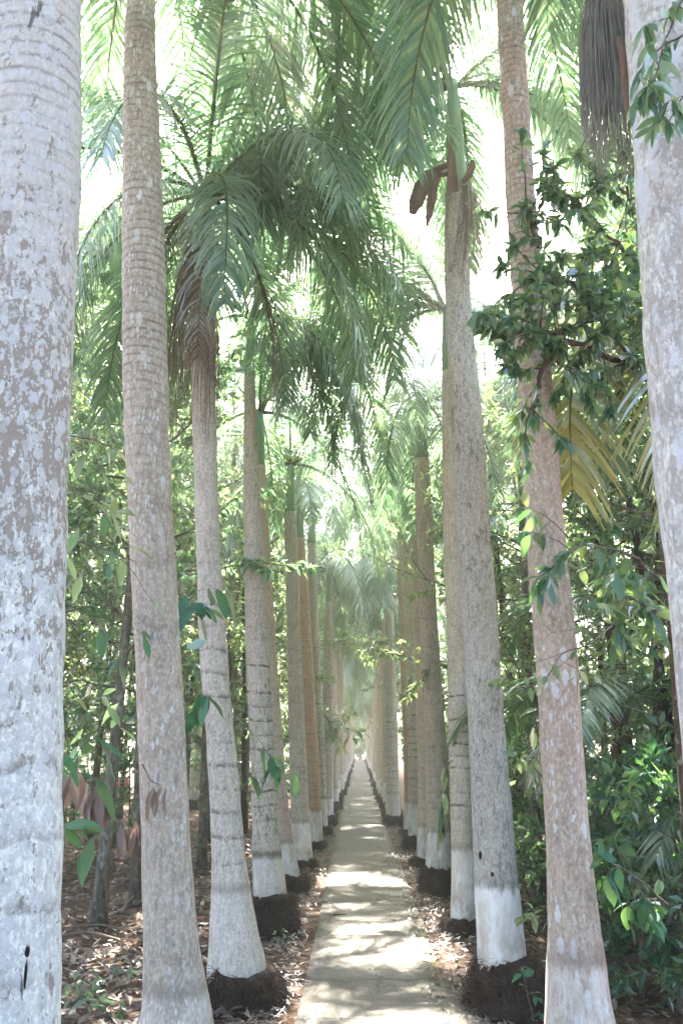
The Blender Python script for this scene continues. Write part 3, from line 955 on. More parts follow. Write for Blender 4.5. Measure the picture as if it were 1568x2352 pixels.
for i in range(3):
    variant('slim%d' % i, seed=200 + i, h=7.6 + i * 0.7, tr=0.062, c0=0.22, crown_r=1.5, nlimb=22, leafL=0.12, nleaf=4300, leafmat=M['leaf'] if i != 1 else M['leaf_light'], barkmat=M['bark_grey'], wr=0.45)
for i in range(2):
    variant('tall%d' % i, seed=220 + i, h=11.5, tr=0.095, c0=0.16, crown_r=2.9, nlimb=24, leafL=0.165, nleaf=6600, leafmat=M['leaf_light'] if i else M['leaf'], barkmat=M['bark_grey'], sub=7)
for i in range(3):
    variant('thicket%d' % i, seed=240 + i, h=7.0 + i, tr=0.075, c0=0.12, crown_r=1.5, nlimb=24, leafL=0.14, nleaf=6200, leafmat=[M['leaf_gloss'], M['leaf'], M['leaf_gloss']][i], barkmat=[M['bark_brown'], M['bark_red'], M['bark_dark']][i], wr=0.36)
for i in range(3):
    variant('bole%d' % i, seed=265 + i, h=7.0 + 0.6 * i, tr=[0.07, 0.055, 0.06][i], c0=0.48, crown_r=1.3, nlimb=14, leafL=0.13, nleaf=3600, leafmat=[M['leaf_gloss'], M['leaf'], M['leaf']][i], barkmat=[M['bark_brown'], M['bark_red'], M['bark_dark']][i], wr=0.38, curve=0.6, lean=0.5)
variant('bare', seed=260, h=7.5, tr=0.06, c0=0.5, crown_r=1.2, nlimb=12, leafL=0.13, nleaf=2200, leafmat=M['leaf'], barkmat=M['bark_dark'])
for i in range(3):
    variant('shrub%d' % i, seed=270 + i, h=1.5, tr=0.02, c0=0.05, crown_r=0.75, nlimb=16, leafL=0.125, nleaf=1300, leafmat=[M['leaf_gloss'], M['leaf_big'], M['leaf']][i], barkmat=M['twig'], wr=0.46, sub=4, upl=0.4, droop=0.3)


def plant(var, name, label, cat, X, D, rz, sc=1.0, group=None, zs=1.0, crown=True):
    t = thing(name, label, cat, (X, D, 0), rz, group)
    a, b = VAR[var]
    s = (sc, sc, sc * zs)
    link('trunk' if name != 'shrub' else 'stem', a, t, (0, 0, 0), 0, s)
    if crown:
        link('crown' if name != 'shrub' else 'foliage', b, t, (0, 0, 0), 0, s)
    return t


# left wood: trunks one can tell apart, placed by their feet
LT = [(225, 2135, 'slim0', 1.05, 'lichen grey slender tree with a black scar low on its trunk, left wood'),
      (312, 2078, 'slim2', 1.0, 'slender tree with a blackened foot leaning behind the taupe palm'),
      (462, 2003, 'slim1', 1.0, 'thin brown grey tree seen between the second and third left palms'),
      (200, 1985, 'slim1', 0.95, 'thin straight tree just left of the scarred grey one'),
      (275, 1880, 'bare', 1.0, 'thin near black trunk behind the scarred grey tree'),
      (475, 1930, 'slim0', 0.95, 'dark thin trunk close behind the third left palm'),
      (165, 1905, 'slim2', 0.9, 'dim slender trunk beside the edge of the nearest left palm'),
      (560, 1915, 'slim1', 1.0, 'slim dark trunk between the third and fourth left palms'),
      (250, 1845, 'tall0', 0.9, 'tall leafy tree standing deep in the left wood'),
      (545, 1850, 'tall1', 0.85, 'bright leafy tree behind the gap right of the third left palm')]
for px, py, var, s, lab in LT:
    g = on_ground(px, py)
    plant(var, 'slender_tree', lab, 'tree', g.x, g.y, rr.uniform(0, 6.28), s, 'slender trees of the left wood')
k = 0
for (X, D, var, s) in [(-2.6, 19.5, 'slim1', 1.1), (-4.8, 12.8, 'slim0', 1.0), (-4.2, 15.5, 'tall0', 1.0), (-3.6, 9.0, 'slim2', 0.9), (-3.1, 14.2, 'bare', 1.1), (-4.3, 11.8, 'bare', 1.0), (-3.6, 16.5, 'bare', 1.2), (-5.4, 14.6, 'bare', 1.2), (-2.2, 17.6, 'bare', 1.1), (-6.3, 12.5, 'bare', 1.1), (-5.0, 18.5, 'bare', 1.2), (-3.9, 20.5, 'bare', 1.2), (-4.8, 10.2, 'tall1', 0.75), (-4.6, 13, 'tall0', 0.85), (-2.3, 16, 'tall1', 0.8), (-5.8, 10, 'slim1', 1.1), (-3.4, 18, 'slim1', 1.1),
                       (-6.5, 16, 'tall1', 0.95), (-4.6, 21, 'tall0', 1.0), (-8.5, 20, 'tall1', 1.1), (-3.2, 25, 'tall1', 0.95), (-6.2, 28, 'tall0', 1.1), (-11, 27, 'tall1', 1.2),
                       (-4.0, 33, 'tall1', 1.1), (-8, 37, 'tall0', 1.3), (-3.0, 42, 'tall1', 1.0), (-13, 40, 'tall1', 1.4), (-5.5, 48, 'tall0', 1.2), (-3.2, 56, 'tall1', 1.1),
                       (-4.6, 7.4, 'slim1', 0.95), (-5.4, 11.5, 'tall1', 0.9), (-5.2, 24, 'tall1', 1.1), (-2.9, 22, 'tall1', 1.0), (-7.5, 18, 'tall1', 1.1)]:
    plant(var, 'broadleaf_tree', 'leafy green tree crowded in the depth of the left wood', 'tree', X, D, rr.uniform(0, 6.28), s, 'leafy trees deep in the left wood')

# two more palms far off in the left wood
for px, py, mk, lab in [(324, 1853, 'orange', 'far tan palm with a cream painted base glimpsed left of the taupe palm'), (444, 1855, 'T3', 'far pale palm glimpsed in the gap between the second and third left palms')]:
    g = on_ground(px, py)
    me, lean, h = FAR_TR[(mk, 0)]
    P_ = thing('royal_palm', lab, 'palm tree', (g.x, g.y, 0), 1.0, 'palms far off in the left wood')
    link('trunk', me, P_, (0, 0, 0))
    link('root_mass', FAR_ROOT[0], P_)
    link('crownshaft', FAR_SHAFT, P_, (lean, 0, h - 0.01))
    link('crown', FAR_CROWNS[1], P_, (lean, 0, h + 0.72), 2.0)


def box(mb, x0, x1, y0, y1, z0, z1, mi=0, tx=0.0, ty=0.0):
    mb.add([Vector(v) for v in ((x0, y0, z0), (x1, y0, z0), (x1, y1, z0), (x0, y1, z0), (x0 + tx, y0 + ty, z1), (x1 - tx, y0 + ty, z1), (x1 - tx, y1 - ty, z1), (x0 + tx, y1 - ty, z1))],
           [(3, 2, 1, 0), (4, 5, 6, 7), (0, 1, 5, 4), (1, 2, 6, 5), (2, 3, 7, 6), (3, 0, 4, 7)], mi)


def plain(name, col, rough, spec=0.4):
    t = NT(name)
    v = t.n('TexCoord').outputs['Object']
    c = t.mix(t.range(t.noise(v, 3, 5), 0.4, 0.7, 0, 0.4), col, tuple(x * 0.75 for x in col))
    return t.pbr(c, rough, None, spec)


M['van'] = plain('pale van paint', (0.62, 0.60, 0.56), 0.35)
M['glass'] = plain('dark window glass', (0.03, 0.035, 0.04), 0.1, 0.6)
M['tyre'] = plain('black tyre rubber', (0.02, 0.02, 0.02), 0.8)
M['orange'] = plain('faded orange plastic', (0.42, 0.15, 0.09), 0.6)
vg = on_ground(495, 1822)
van = thing('parked_van', 'pale vehicle parked far behind the left wood, glimpsed between trunks', 'van', (vg.x, vg.y, 0), 0.0)
mb = MB()
box(mb, -1.9, 1.9, -0.8, 0.8, 0.32, 0.95)
box(mb, -1.85, 1.15, -0.78, 0.78, 0.95, 1.75, 0, 0.16, 0.10)
vb = link('body', mb.mesh('van body', M['van'], False), van)
bv = vb.modifiers.new('round', 'BEVEL')
bv.width, bv.segments = 0.07, 3
for x0, x1 in ((-1.45, -0.75), (-0.65, 0.05), (0.15, 0.75)):
    mb = MB()
    box(mb, x0, x1, -0.79, -0.70, 1.08, 1.52, 0, 0.02, 0.05)
    link('window', mb.mesh('window', M['glass'], False), van)
for x in (-1.2, 1.2):
    for y in (-0.72, 0.72):
        mb = MB()
        mb.tube([Vector((x, y - 0.10, 0.33)), Vector((x, y - 0.08, 0.33)), Vector((x, y + 0.08, 0.33)), Vector((x, y + 0.10, 0.33))], [0.28, 0.33, 0.33, 0.28], 20)
        link('wheel', mb.mesh('wheel', M['tyre']), van)
for px, py, lab in [(268, 1842, 'orange plastic barrier glimpsed far behind the scarred grey tree'), (572, 1836, 'orange plastic barrier glimpsed just right of the third left palm')]:
    g = on_ground(px, py)
    mb = MB()
    box(mb, -0.5, 0.5, -0.22, 0.22, 0.0, 0.18, 0, 0.02, 0.03)
    box(mb, -0.48, 0.48, -0.18, 0.18, 0.18, 0.62, 0, 0.02, 0.09)
    box(mb, -0.45, 0.45, -0.08, 0.08, 0.62, 0.95, 0, 0.04, 0.02)
    tag(link('plastic_barrier', mb.mesh('plastic barrier', M['orange'], False), None, g, 0, 0.75), lab, 'barrier', 'orange barriers behind the left wood')

# right thicket
RT = [(1205, 1965, 'bole1', 0.95, 'thin reddish trunk between the blue grey and rosy palms'),
      (1222, 1985, 'bole0', 0.9, 'forked brown thin trunk just left of the rosy palm'),
      (1405, 2035, 'bole2', 0.9, 'dark thin trunk immediately right of the rosy palm'),
      (1452, 2090, 'bole0', 0.9, 'brown peeling trunk in the right thicket, left of a paired trunk'),
      (1478, 2095, 'bole1', 0.92, 'reddish peeling trunk paired with a brown one in the right thicket'),
      (1530, 2150, 'bole0', 1.0, 'stout mossy brown trunk beside the right edge palm')]
for px, py, var, s, lab in RT:
    g = on_ground(px, py)
    plant(var, 'thicket_tree', lab, 'tree', g.x, g.y, rr.uniform(0, 6.28), s, 'thin trunks of the right thicket')
for (X, D, var, s) in [(2.6, 11.5, 'thicket0', 0.95), (3.4, 9.5, 'bole1', 1.0), (2.9, 8.3, 'bole2', 0.9), (3.7, 7.9, 'bole0', 0.9), (2.2, 12.6, 'bole2', 1.0), (2.2, 14.5, 'tall1', 0.7), (4.4, 12, 'thicket2', 1.2), (3.2, 17, 'tall0', 0.8), (5.6, 10, 'thicket0', 1.2), (2.5, 20, 'tall1', 0.85),
                       (6.0, 16, 'thicket1', 1.4), (4.5, 22, 'tall1', 1.0), (2.8, 27, 'tall0', 0.95), (6.5, 29, 'tall1', 1.2), (3.4, 34, 'tall1', 1.05), (8, 22, 'tall0', 1.1),
                       (5, 40, 'tall0', 1.2), (3.0, 46, 'tall1', 1.0), (9, 38, 'tall1', 1.3), (4, 56, 'tall0', 1.1), (4.2, 8.0, 'thicket2', 0.9), (3.2, 7.6, 'thicket2', 0.7), (2.7, 7.8, 'tall1', 0.6), (3.5, 9.0, 'tall0', 0.66), (2.0, 10.6, 'tall1', 0.62)]:
    plant(var, 'broadleaf_tree', 'leafy green tree crowded in the depth of the right thicket', 'tree', X, D, rr.uniform(0, 6.28), s, 'leafy trees deep in the right thicket')
for (X, D, var, s) in [(-1.5, 24, 'slim1', 1.0), (1.6, 29, 'slim0', 1.0), (-1.4, 34, 'slim2', 1.05), (1.5, 40, 'slim1', 1.15), (-1.5, 47, 'slim1', 1.2), (1.4, 54, 'slim0', 1.2), (-1.3, 62, 'slim1', 1.2), (1.3, 70, 'slim1', 1.2), (-1.2, 78, 'slim1', 1.2)]:
    plant(var, 'broadleaf_tree', 'slender leafy tree pressed between distant palms beside the path', 'tree', X, D, rr.uniform(0, 6.28), s, 'leafy trees among the distant palms')
# trees closing the end of the path
for (X, D, var, s) in [(-1.6, 92, 'tall1', 1.0), (1.2, 95, 'tall0', 1.1), (0.1, 99, 'tall1', 1.2), (-4.5, 94, 'tall0', 1.3), (4.5, 97, 'tall1', 1.3), (-9, 90, 'tall1', 1.5), (9, 92, 'tall0', 1.5)]:
    plant(var, 'broadleaf_tree', 'far leafy tree closing the end of the palm avenue', 'tree', X, D, rr.uniform(0, 6.28), s, 'trees at the far end of the path')

for (X, D, v, s) in [(-1.9, 86, 'shrub2', 2.0), (1.9, 87, 'shrub2', 2.0), (-0.6, 90, 'shrub0', 2.0), (0.7, 91, 'shrub2', 2.2), (-3.6, 88, 'shrub2', 2.6), (3.6, 89, 'shrub2', 2.6), (0, 94, 'shrub2', 3.2), (-6, 92, 'shrub2', 3.2), (6, 93, 'shrub2', 3.2), (-2.4, 96, 'shrub2', 3.4), (2.4, 97, 'shrub2', 3.4)]:
    plant(v, 'shrub', 'far shrub closing off the end of the path', 'shrub', X, D, rr.uniform(0, 6.28), s, 'shrubs at the far end of the path')
# shrubs
SH = [(1470, 2290, 'shrub1', 1.0, 'green shrub of broad leaves at the lower right corner'),
      (1540, 2200, 'shrub0', 1.1, 'dark glossy shrub below the right edge palm'),
      (1420, 2180, 'shrub2', 0.9, 'bright leaved shrub right beside the rosy palm'),
      (1500, 2120, 'shrub1', 1.0, 'leafy shrub around the paired trunks on the right'),
      (1225, 2120, 'shrub0', 0.5, 'shaded shrub between the blue grey and rosy palms'),
      (1180, 2000, 'shrub2', 0.5, 'low shrub in the dark gap behind the blue grey palm'),
      (1390, 2060, 'shrub2', 0.9, 'shrub behind the rosy palm on its right'),
      (1560, 2330, 'shrub0', 0.9, 'big leaved shrub cut by the right edge near the ground')]
for px, py, var, s, lab in SH:
    g = on_ground(px, py)
    plant(var, 'shrub', lab, 'shrub', g.x, g.y, rr.uniform(0, 6.28), s, 'shrubs under the right thicket')
for (X, D, v, s) in [(2.3, 9.2, 'shrub0', 0.6), (2.7, 7.0, 'shrub2', 0.75), (3.4, 8.6, 'shrub0', 0.9), (2.2, 10.2, 'shrub2', 1.2), (1.7, 11.5, 'shrub0', 1.0), (3.8, 10.5, 'shrub0', 1.6), (2.0, 13.5, 'shrub2', 1.3),
                     (1.8, 16, 'shrub0', 1.2), (2.8, 15, 'shrub2', 1.5), (1.9, 20, 'shrub2', 1.2), (4.5, 9, 'shrub0', 1.6), (3.0, 5.6, 'shrub0', 1.1)]:
    plant(v, 'shrub', 'small shaded shrub among the trunks of the right thicket', 'shrub', X, D, rr.uniform(0, 6.28), s, 'shaded shrubs of the right thicket')
for (X, D, v, s) in [(-3.4, 14, 'shrub2', 1.1), (-4.6, 12, 'shrub2', 1.0), (-2.6, 19, 'shrub2', 1.2), (-5.5, 17, 'shrub2', 1.4), (-7, 14, 'shrub0', 1.4), (-2.2, 24, 'shrub2', 1.2), (-4, 26, 'shrub2', 1.5), (-1.9, 30, 'shrub2', 1.2), (-8, 24, 'shrub2', 2.2), (-6, 32, 'shrub2', 2.2), (-10, 34, 'shrub2', 2.6), (-3, 38, 'shrub2', 2.0), (-13, 30, 'shrub2', 2.6), (-10.5, 20, 'shrub2', 2.0), (-5, 44, 'shrub2', 2.4), (-9, 50, 'shrub2', 3.0)]:
    plant(v, 'shrub', 'low sunlit shrub on the floor of the left wood', 'shrub', X, D, rr.uniform(0, 6.28), s, 'low shrubs of the left wood')

# ------------------------------------------------------------------ leafy branches close by
def branch(name, label, cat, pts, n, L, W, mat, droop=0.25, spread=0.9, group=None, rad=0.006, seed=0, twigs=0, down=0.3, whorl=False, twl=0.3):
    """a woody branch with shaped leaves along it"""
    r = random.Random(seed)
    base = pts[0]
    t = thing(name, label, cat, base, 0, group)
    loc = [p - base for p in pts]
    fine = []
    for a, b in zip(loc, loc[1:]):
        for i in range(4):
            fine.append(a.lerp(b, i / 4) + rdir(r) * (b - a).length * 0.02)
    fine.append(loc[-1])
    tb, lb = MB(), MB()
    m = len(fine)
    tb.tube(fine, [rad * (1 - 0.75 * i / m) for i in range(m)], 6, False)
    runs = [fine[m // 5:]] if not whorl else [fine[m // 3:]]
    for i in range(twigs):
        k = r.randrange(1, m - 1)
        d = ((fine[k + 1] - fine[k]).normalized() * 0.5 + rdir(r) + Vector((0, 0, -down * 0.4))).normalized()
        q = grow(r, fine[k], d, twl * r.uniform(0.5, 1.3), 5, 0.2, -0.03)
        tb.tube(q, [rad * 0.4 * (1 - 0.7 * j / 5) for j in range(6)], 4, False)
        runs.append(q)
    for i in range(n):
        q = runs[i % len(runs)]
        k = len(q) - 2 - int(abs(r.gauss(0, 1)) * len(q) * 0.3)
        k = max(0, min(len(q) - 2, k))
        p = q[k].lerp(q[k + 1], r.random())
        t_ = (q[k + 1] - q[k]).normalized()
        d = (t_ * 0.6 + rdir(r) * spread + Vector((0, 0, -down))).normalized()
        ln = L * r.uniform(0.65, 1.15)
        lb.leaf(p, d, rdir(r, 1.0), ln, W * ln / L, 0.25, droop * r.uniform(0.5, 1.5))
    link('stem', tb.mesh('stem', M['twig']), t)
    link('foliage', lb.mesh('foliage', mat), t)
    return t


# big glossy tree limb hanging over in front of the rosy palm (right)
gx = at(1500, 900, 4.6)
LIMBS = [
    ([(1530, 930, 4.7), (1470, 860, 4.4), (1400, 760, 4.1), (1330, 680, 3.95)], 300, 22),
    ([(1530, 700, 4.9), (1450, 600, 4.5), (1370, 510, 4.2), (1290, 460, 4.0)], 330, 26),
    ([(1540, 560, 4.9), (1470, 500, 4.7), (1420, 430, 4.5), (1370, 400, 4.4)], 260, 22),
    ([(1480, 760, 4.6), (1380, 680, 4.2), (1290, 640, 4.0), (1200, 640, 3.9)], 300, 26),
    ([(1440, 840, 4.4), (1340, 790, 4.1), (1240, 760, 3.9), (1150, 770, 3.85)], 300, 24),
    ([(1280, 760, 4.0), (1250, 840, 3.9), (1235, 900, 3.85), (1225, 960, 3.8)], 60, 8),
    ([(1240, 560, 4.0), (1210, 500, 3.95), (1200, 470, 3.9)], 60, 8),
    ([(1500, 820, 5.0), (1440, 740, 5.0), (1420, 620, 5.0)], 260, 24),
]
og = Vector((2.7, 5.0, 0))
ot = thing('glossy_tree', 'dark glossy leaved tree spreading its branches over the rosy palm on the right', 'tree', og)
tb, lb = MB(), MB()
lr = random.Random(8)
tp = [og * 0, Vector((-0.1, 0.05, 1.2)), Vector((-0.05, 0, 2.2)), at(1540, 940, 4.75) - og, at(1545, 700, 4.9) - og, at(1560, 500, 4.9) - og]
tb.tube(tp, [0.06, 0.055, 0.05, 0.042, 0.03, 0.02], 10, True, 0, 0.1)
for pts, nl, ntw in LIMBS:
    q = [at(*p) - og for p in pts]
    fine = []
    for a, b in zip(q, q[1:]):
        for i in range(4):
            fine.append(a.lerp(b, i / 4) + rdir(lr) * 0.02)
    fine.append(q[-1])
    m = len(fine)
    tb.tube(fine, [0.017 * (1 - 0.8 * i / m) for i in range(m)], 6, False)
    runs = [fine[m // 2:]]
    for i in range(ntw):
        k = lr.randrange(2, m - 1)
        d = ((fine[min(m - 1, k + 1)] - fine[k]).normalized() * 0.6 + rdir(lr)).normalized()
        z = grow(lr, fine[k], d, lr.uniform(0.15, 0.42), 5, 0.25, -0.02)
        tb.tube(z, [0.005 * (1 - 0.7 * j / 5) for j in range(6)], 4, False)
        runs.append(z)
    for i in range(int(nl * 3.2)):
        z = runs[i % len(runs)]
        k = min(len(z) - 2, int(len(z) * lr.random() ** 0.5))
        p = z[k].lerp(z[k + 1], lr.random())
        d = ((z[k + 1] - z[k]).normalized() * 0.6 + rdir(lr) * 0.9 + Vector((0, 0, -0.45))).normalized()
        L = lr.uniform(0.038, 0.09)
        lb.leaf(p, d, rdir(lr, 0.9), L, L * 0.38, 0.25, 0.2, 0, (0, .2, .5, .8, 1), (0, .75, 1, .55, 0))
link('trunk', tb.mesh('trunk', M['bark_brown']), ot)
link('crown', lb.mesh('crown', M['leaf_gloss']), ot)

def PP(*pts):
    return [at(*p) for p in pts]

# lower boughs on the right
branch('leafy_branch', 'dark leafy bough crossing the rosy palm below the yellow frond', 'branch', PP((1520, 1330, 5.2), (1440, 1270, 4.6), (1350, 1250, 4.2), (1275, 1280, 4.0)), 150, 0.11, 0.045, M['leaf_gloss'], seed=3, twigs=18, rad=0.009)
branch('leafy_branch', 'second dark leafy bough, the one nearer the right edge palm', 'branch', PP((1560, 1480, 4.8), (1500, 1400, 4.5), (1440, 1370, 4.3), (1380, 1400, 4.2)), 90, 0.13, 0.05, M['leaf_gloss'], seed=4, twigs=12, rad=0.008)
branch('leafy_branch', 'thin bare twigged branch with pale yellow green leaves over the rosy palm', 'branch', PP((1420, 1430, 4.2), (1350, 1480, 4.0), (1290, 1500, 3.95), (1250, 1560, 3.9)), 26, 0.075, 0.03, M['leaf_light'], seed=5, twigs=9, rad=0.005)
branch('leafy_branch', 'vine of lance shaped leaves draped over the right edge palm at the top', 'vine', PP((1590, -60, 2.15), (1550, 40, 2.12), (1520, 110, 2.1), (1500, 190, 2.1)), 62, 0.075, 0.024, M['leaf_gloss'], seed=6, twigs=10, rad=0.004, down=0.9, twl=0.12)
branch('leafy_branch', 'small hanging tuft of lance leaves on the right edge palm', 'vine', PP((1590, 190, 2.15), (1560, 230, 2.1), (1540, 270, 2.1), (1535, 285, 2.1)), 20, 0.07, 0.02, M['leaf_gloss'], seed=7, twigs=3, rad=0.003, down=0.8, twl=0.08)
branch('leafy_branch', 'upper right vine shoot of leaves beside the grey broom', 'vine', PP((1600, 60, 2.2), (1530, 100, 2.15), (1480, 140, 2.1), (1465, 190, 2.1)), 34, 0.07, 0.022, M['leaf_gloss'], seed=8, twigs=7, rad=0.004, down=0.9, twl=0.10)
branch('hanging_vine', 'light green leafy vine hanging beside the tan ringed palm', 'vine', PP((1040, 1745, 7.4), (1022, 1760, 7.3), (1016, 1830, 7.3), (1014, 1910, 7.3)), 26, 0.12, 0.055, M['leaf_light'], seed=9, twigs=0, rad=0.005, down=0.8, spread=0.6)
branch('leafy_sprig', 'bright green sprig at shoulder height right of the blue grey palm', 'sprig', PP((1235, 1580, 6.2), (1205, 1580, 6.0), (1175, 1575, 5.9), (1158, 1560, 5.85)), 16, 0.11, 0.055, M['leaf_light'], seed=10, twigs=4, rad=0.004, twl=0.12)
branch('leafy_sprig', 'small bright sprig below, right of the blue grey palm', 'sprig', PP((1215, 1745, 6.2), (1195, 1745, 6.0), (1178, 1735, 5.9)), 11, 0.11, 0.045, M['leaf_light'], seed=11, twigs=3, rad=0.004, twl=0.1)
branch('leafy_sprig', 'dark round leaved sprig at the foot of the root mound, right', 'sprig', PP((1225, 2345, 5.7), (1215, 2300, 5.65), (1205, 2260, 5.6), (1200, 2230, 5.6)), 14, 0.075, 0.045, M['leaf_big'], seed=12, twigs=3, rad=0.004, twl=0.1)
branch('leafy_sprig', 'pale sunlit sprig between the blue grey and rosy palms near the ground', 'sprig', PP((1250, 2140, 5.4), (1235, 2120, 5.3), (1222, 2085, 5.3)), 14, 0.09, 0.04, M['leaf_light'], seed=13, twigs=3, rad=0.004, twl=0.1)
branch('leafy_branch', 'broad pale leaves on a slanting twig beside the rosy palm', 'branch', PP((1530, 2080, 4.6), (1480, 2030, 4.4), (1420, 1990, 4.2), (1375, 1965, 4.1)), 34, 0.10, 0.06, M['leaf_big'], seed=14, twigs=7, rad=0.007, twl=0.18)

# left: large leaved sapling between the two nearest palms
BL = dict(L=0.15, W=0.066, mat=M['leaf_big'])
branch('big_leaf_branch', 'glossy green leaves lit before the taupe palm at knee height, left', 'branch', PP((110, 1740, 3.4), (170, 1745, 3.4), (190, 1710, 3.4), (225, 1690, 3.45)), 9, seed=121, twigs=3, rad=0.004, down=0.15, **BL)
branch('big_leaf_branch', 'two green leaves peeping out low beside the nearest left palm', 'branch', PP((95, 1880, 3.4), (125, 1890, 3.4), (150, 1900, 3.4)), 5, seed=22, twigs=1, rad=0.003, down=0.3, **BL)
branch('big_leaf_branch', 'leafy branch with backlit yellow leaves between the two nearest left palms', 'branch', PP((90, 1010, 3.5), (160, 1000, 3.5), (220, 1010, 3.55), (280, 1040, 3.6)), 14, seed=23, twigs=6, rad=0.005, L=0.11, W=0.045, mat=M['leaf_light'])
branch('big_leaf_branch', 'dark drooping leaves below the yellow leaved branch, left', 'branch', PP((80, 1120, 3.7), (150, 1110, 3.7), (210, 1140, 3.7), (245, 1165, 3.75)), 13, seed=24, twigs=6, rad=0.005, L=0.11, W=0.048, mat=M['leaf'])
branch('big_leaf_branch', 'bare pale twig with few leaves crossing to the taupe palm', 'branch', PP((100, 1245, 3.9), (190, 1245, 3.9), (260, 1270, 3.9), (310, 1290, 3.95)), 8, seed=25, twigs=5, rad=0.006, L=0.10, W=0.042, mat=M['leaf'])
branch('big_leaf_branch', 'cluster of dark leaves at chest height left of the taupe palm', 'branch', PP((100, 1420, 3.9), (170, 1400, 3.9), (215, 1420, 3.9), (245, 1460, 3.95)), 14, seed=26, twigs=8, rad=0.006, L=0.115, W=0.05, mat=M['leaf_big'])
branch('big_leaf_branch', 'shadowy leaves lower down left of the taupe palm', 'branch', PP((90, 1590, 4.2), (170, 1560, 4.2), (215, 1570, 4.6), (245, 1610, 4.7)), 14, seed=27, twigs=8, rad=0.006, L=0.12, W=0.05, mat=M['leaf'])
branch('big_leaf_branch', 'drooping dark leaves between the taupe and the grey palm, upper cluster', 'branch', PP((380, 1360, 5.6), (415, 1365, 5.5), (450, 1385, 5.4), (480, 1400, 5.4)), 11, seed=28, twigs=2, rad=0.005, L=0.20, W=0.09, mat=M['leaf_big'], down=0.7)
branch('big_leaf_branch', 'drooping dark leaves between the taupe and the grey palm, lower cluster', 'branch', PP((390, 1560, 5.4), (420, 1565, 5.3), (450, 1585, 5.2), (475, 1600, 5.2)), 10, seed=29, twigs=2, rad=0.005, L=0.18, W=0.08, mat=M['leaf_big'], down=0.7)
branch('big_leaf_branch', 'spray of dark leaves hanging before the banded grey palm', 'branch', PP((535, 1640, 7.6), (565, 1670, 7.5), (595, 1700, 7.4), (625, 1745, 7.4)), 13, seed=30, twigs=3, rad=0.006, L=0.20, W=0.08, mat=M['leaf_big'], down=0.6)
branch('big_leaf_branch', 'leafy twigs reaching over the path far down the left row', 'branch', PP((742, 1640, 17.0), (760, 1660, 16.8), (780, 1655, 16.6), (800, 1690, 16.4)), 70, seed=31, twigs=12, rad=0.012, L=0.22, W=0.09, mat=M['leaf_light'], twl=0.5)

# bunches of dried leaves caught on twigs
def dry_bunch(label, px, py, D, n, L, seed, fan=0.5):
    r = random.Random(seed)
    b = at(px, py, D)
    t = thing('dried_leaf_bunch', label, 'dead leaves', b, 0, 'dried leaf bunches hanging on the left')
    mb, tb = MB(), MB()
    for i in range(n):
        off = Vector((r.uniform(-1, 1) * L * 0.35, r.uniform(-1, 1) * L * 0.25, r.uniform(-0.5, 0.1) * L * (1 if n > 5 else 0.2)))
        d = Vector((r.uniform(-fan, fan), r.uniform(-fan, fan), -1)).normalized()
        ln = L * r.uniform(0.7, 1.15)
        mb.leaf(off, d, Vector((r.uniform(-1, 1), -1 + r.uniform(-.6, .6), 0.1)), ln, ln * 0.30, 0.55, 0.1)
    tb.tube([Vector((-0.12 * L * 6, 0, 0.09)), Vector((-0.05, 0, 0.02)), Vector((0, 0, 0.0))], [0.003, 0.0025, 0.002], 5, False)
    link('leaves', mb.mesh('leaves', M['leaf_dry']), t)
    link('twig', tb.mesh('twig', M['twig']), t)


dry_bunch('few crisp brown leaves hanging in front of the taupe palm', 372, 1805, 3.95, 5, 0.125, 12, 0.3)
dry_bunch('large bunch of dried brown leaves on the scarred grey tree', 222, 1795, 6.5, 18, 0.24, 2, 0.25)
dry_bunch('dried brown leaves clinging to the leaning dark footed tree', 290, 1890, 7.4, 10, 0.24, 3, 0.3)
dry_bunch('pale curled dead leaves beside the nearest left palm', 155, 1760, 4.6, 6, 0.2, 4, 0.4)

# ------------------------------------------------------------------ understorey palms on the right
def under_palm(label, X, D, h, spec, seed, bark='bark_brown'):
    t = thing('understorey_palm', label, 'palm tree', (X, D, 0), 0, 'small palms beside the avenue')
    prof = [(-0.02, 0, 0, 0.05), (h * 0.5, 0.03, 0, 0.042), (h, 0.05, 0, 0.036)]
    link('trunk', trunk_mesh(prof, M[bark], 0.15, 12, seed), t)
    fronds(t, Vector((0.05, 0, h)), spec)
    return t


under_palm('small palm with a sunlit yellow drooping frond right of the rosy palm', 1.98, 5.7, 4.2,
           [('yellow', -1.9, 1.15), ('yellow', -2.25, 1.1), ('yellow', -1.35, 1.05), ('yellow', -1.0, 0.95), ('shady', 0.3, 0.9), ('shady', 1.5, 0.9), ('shady', 2.2, 0.8)], 3)
under_palm('shaded small palm with fan of fronds behind the blue grey palm', 2.75, 9.6, 2.9,
           [('shady', a, 0.9) for a in (0.3, 1.3, 2.4, 3.2, 4.1, 5.2)], 4)
under_palm('small shaded palm with a dry yellow skirt deep in the right thicket', 2.3, 8.4, 2.0,
           [('shady', a, 0.85) for a in (0.1, 1.1, 2.2, 3.0, 4.3, 5.5)] + [('yellow', 3.5, 0.6)], 5)
under_palm('low fern like palm between the trunks at far right', 2.9, 7.2, 1.2, [('shady', a, 0.8) for a in (0.2, 1.2, 2.1, 3.1, 4.0, 5.1)], 6)
under_palm('taller shaded palm on the left behind the taupe palm', -2.9, 7.8, 6.2, [(k_, a, 1.0) for k_, a in (('mid', 0.2), ('low', 0.8), ('mid', -0.4), ('mid', 2.2), ('low', 3.0), ('mid', 4.2), ('up', 1.2), ('up', 5.0))], 7, 'bark_grey')

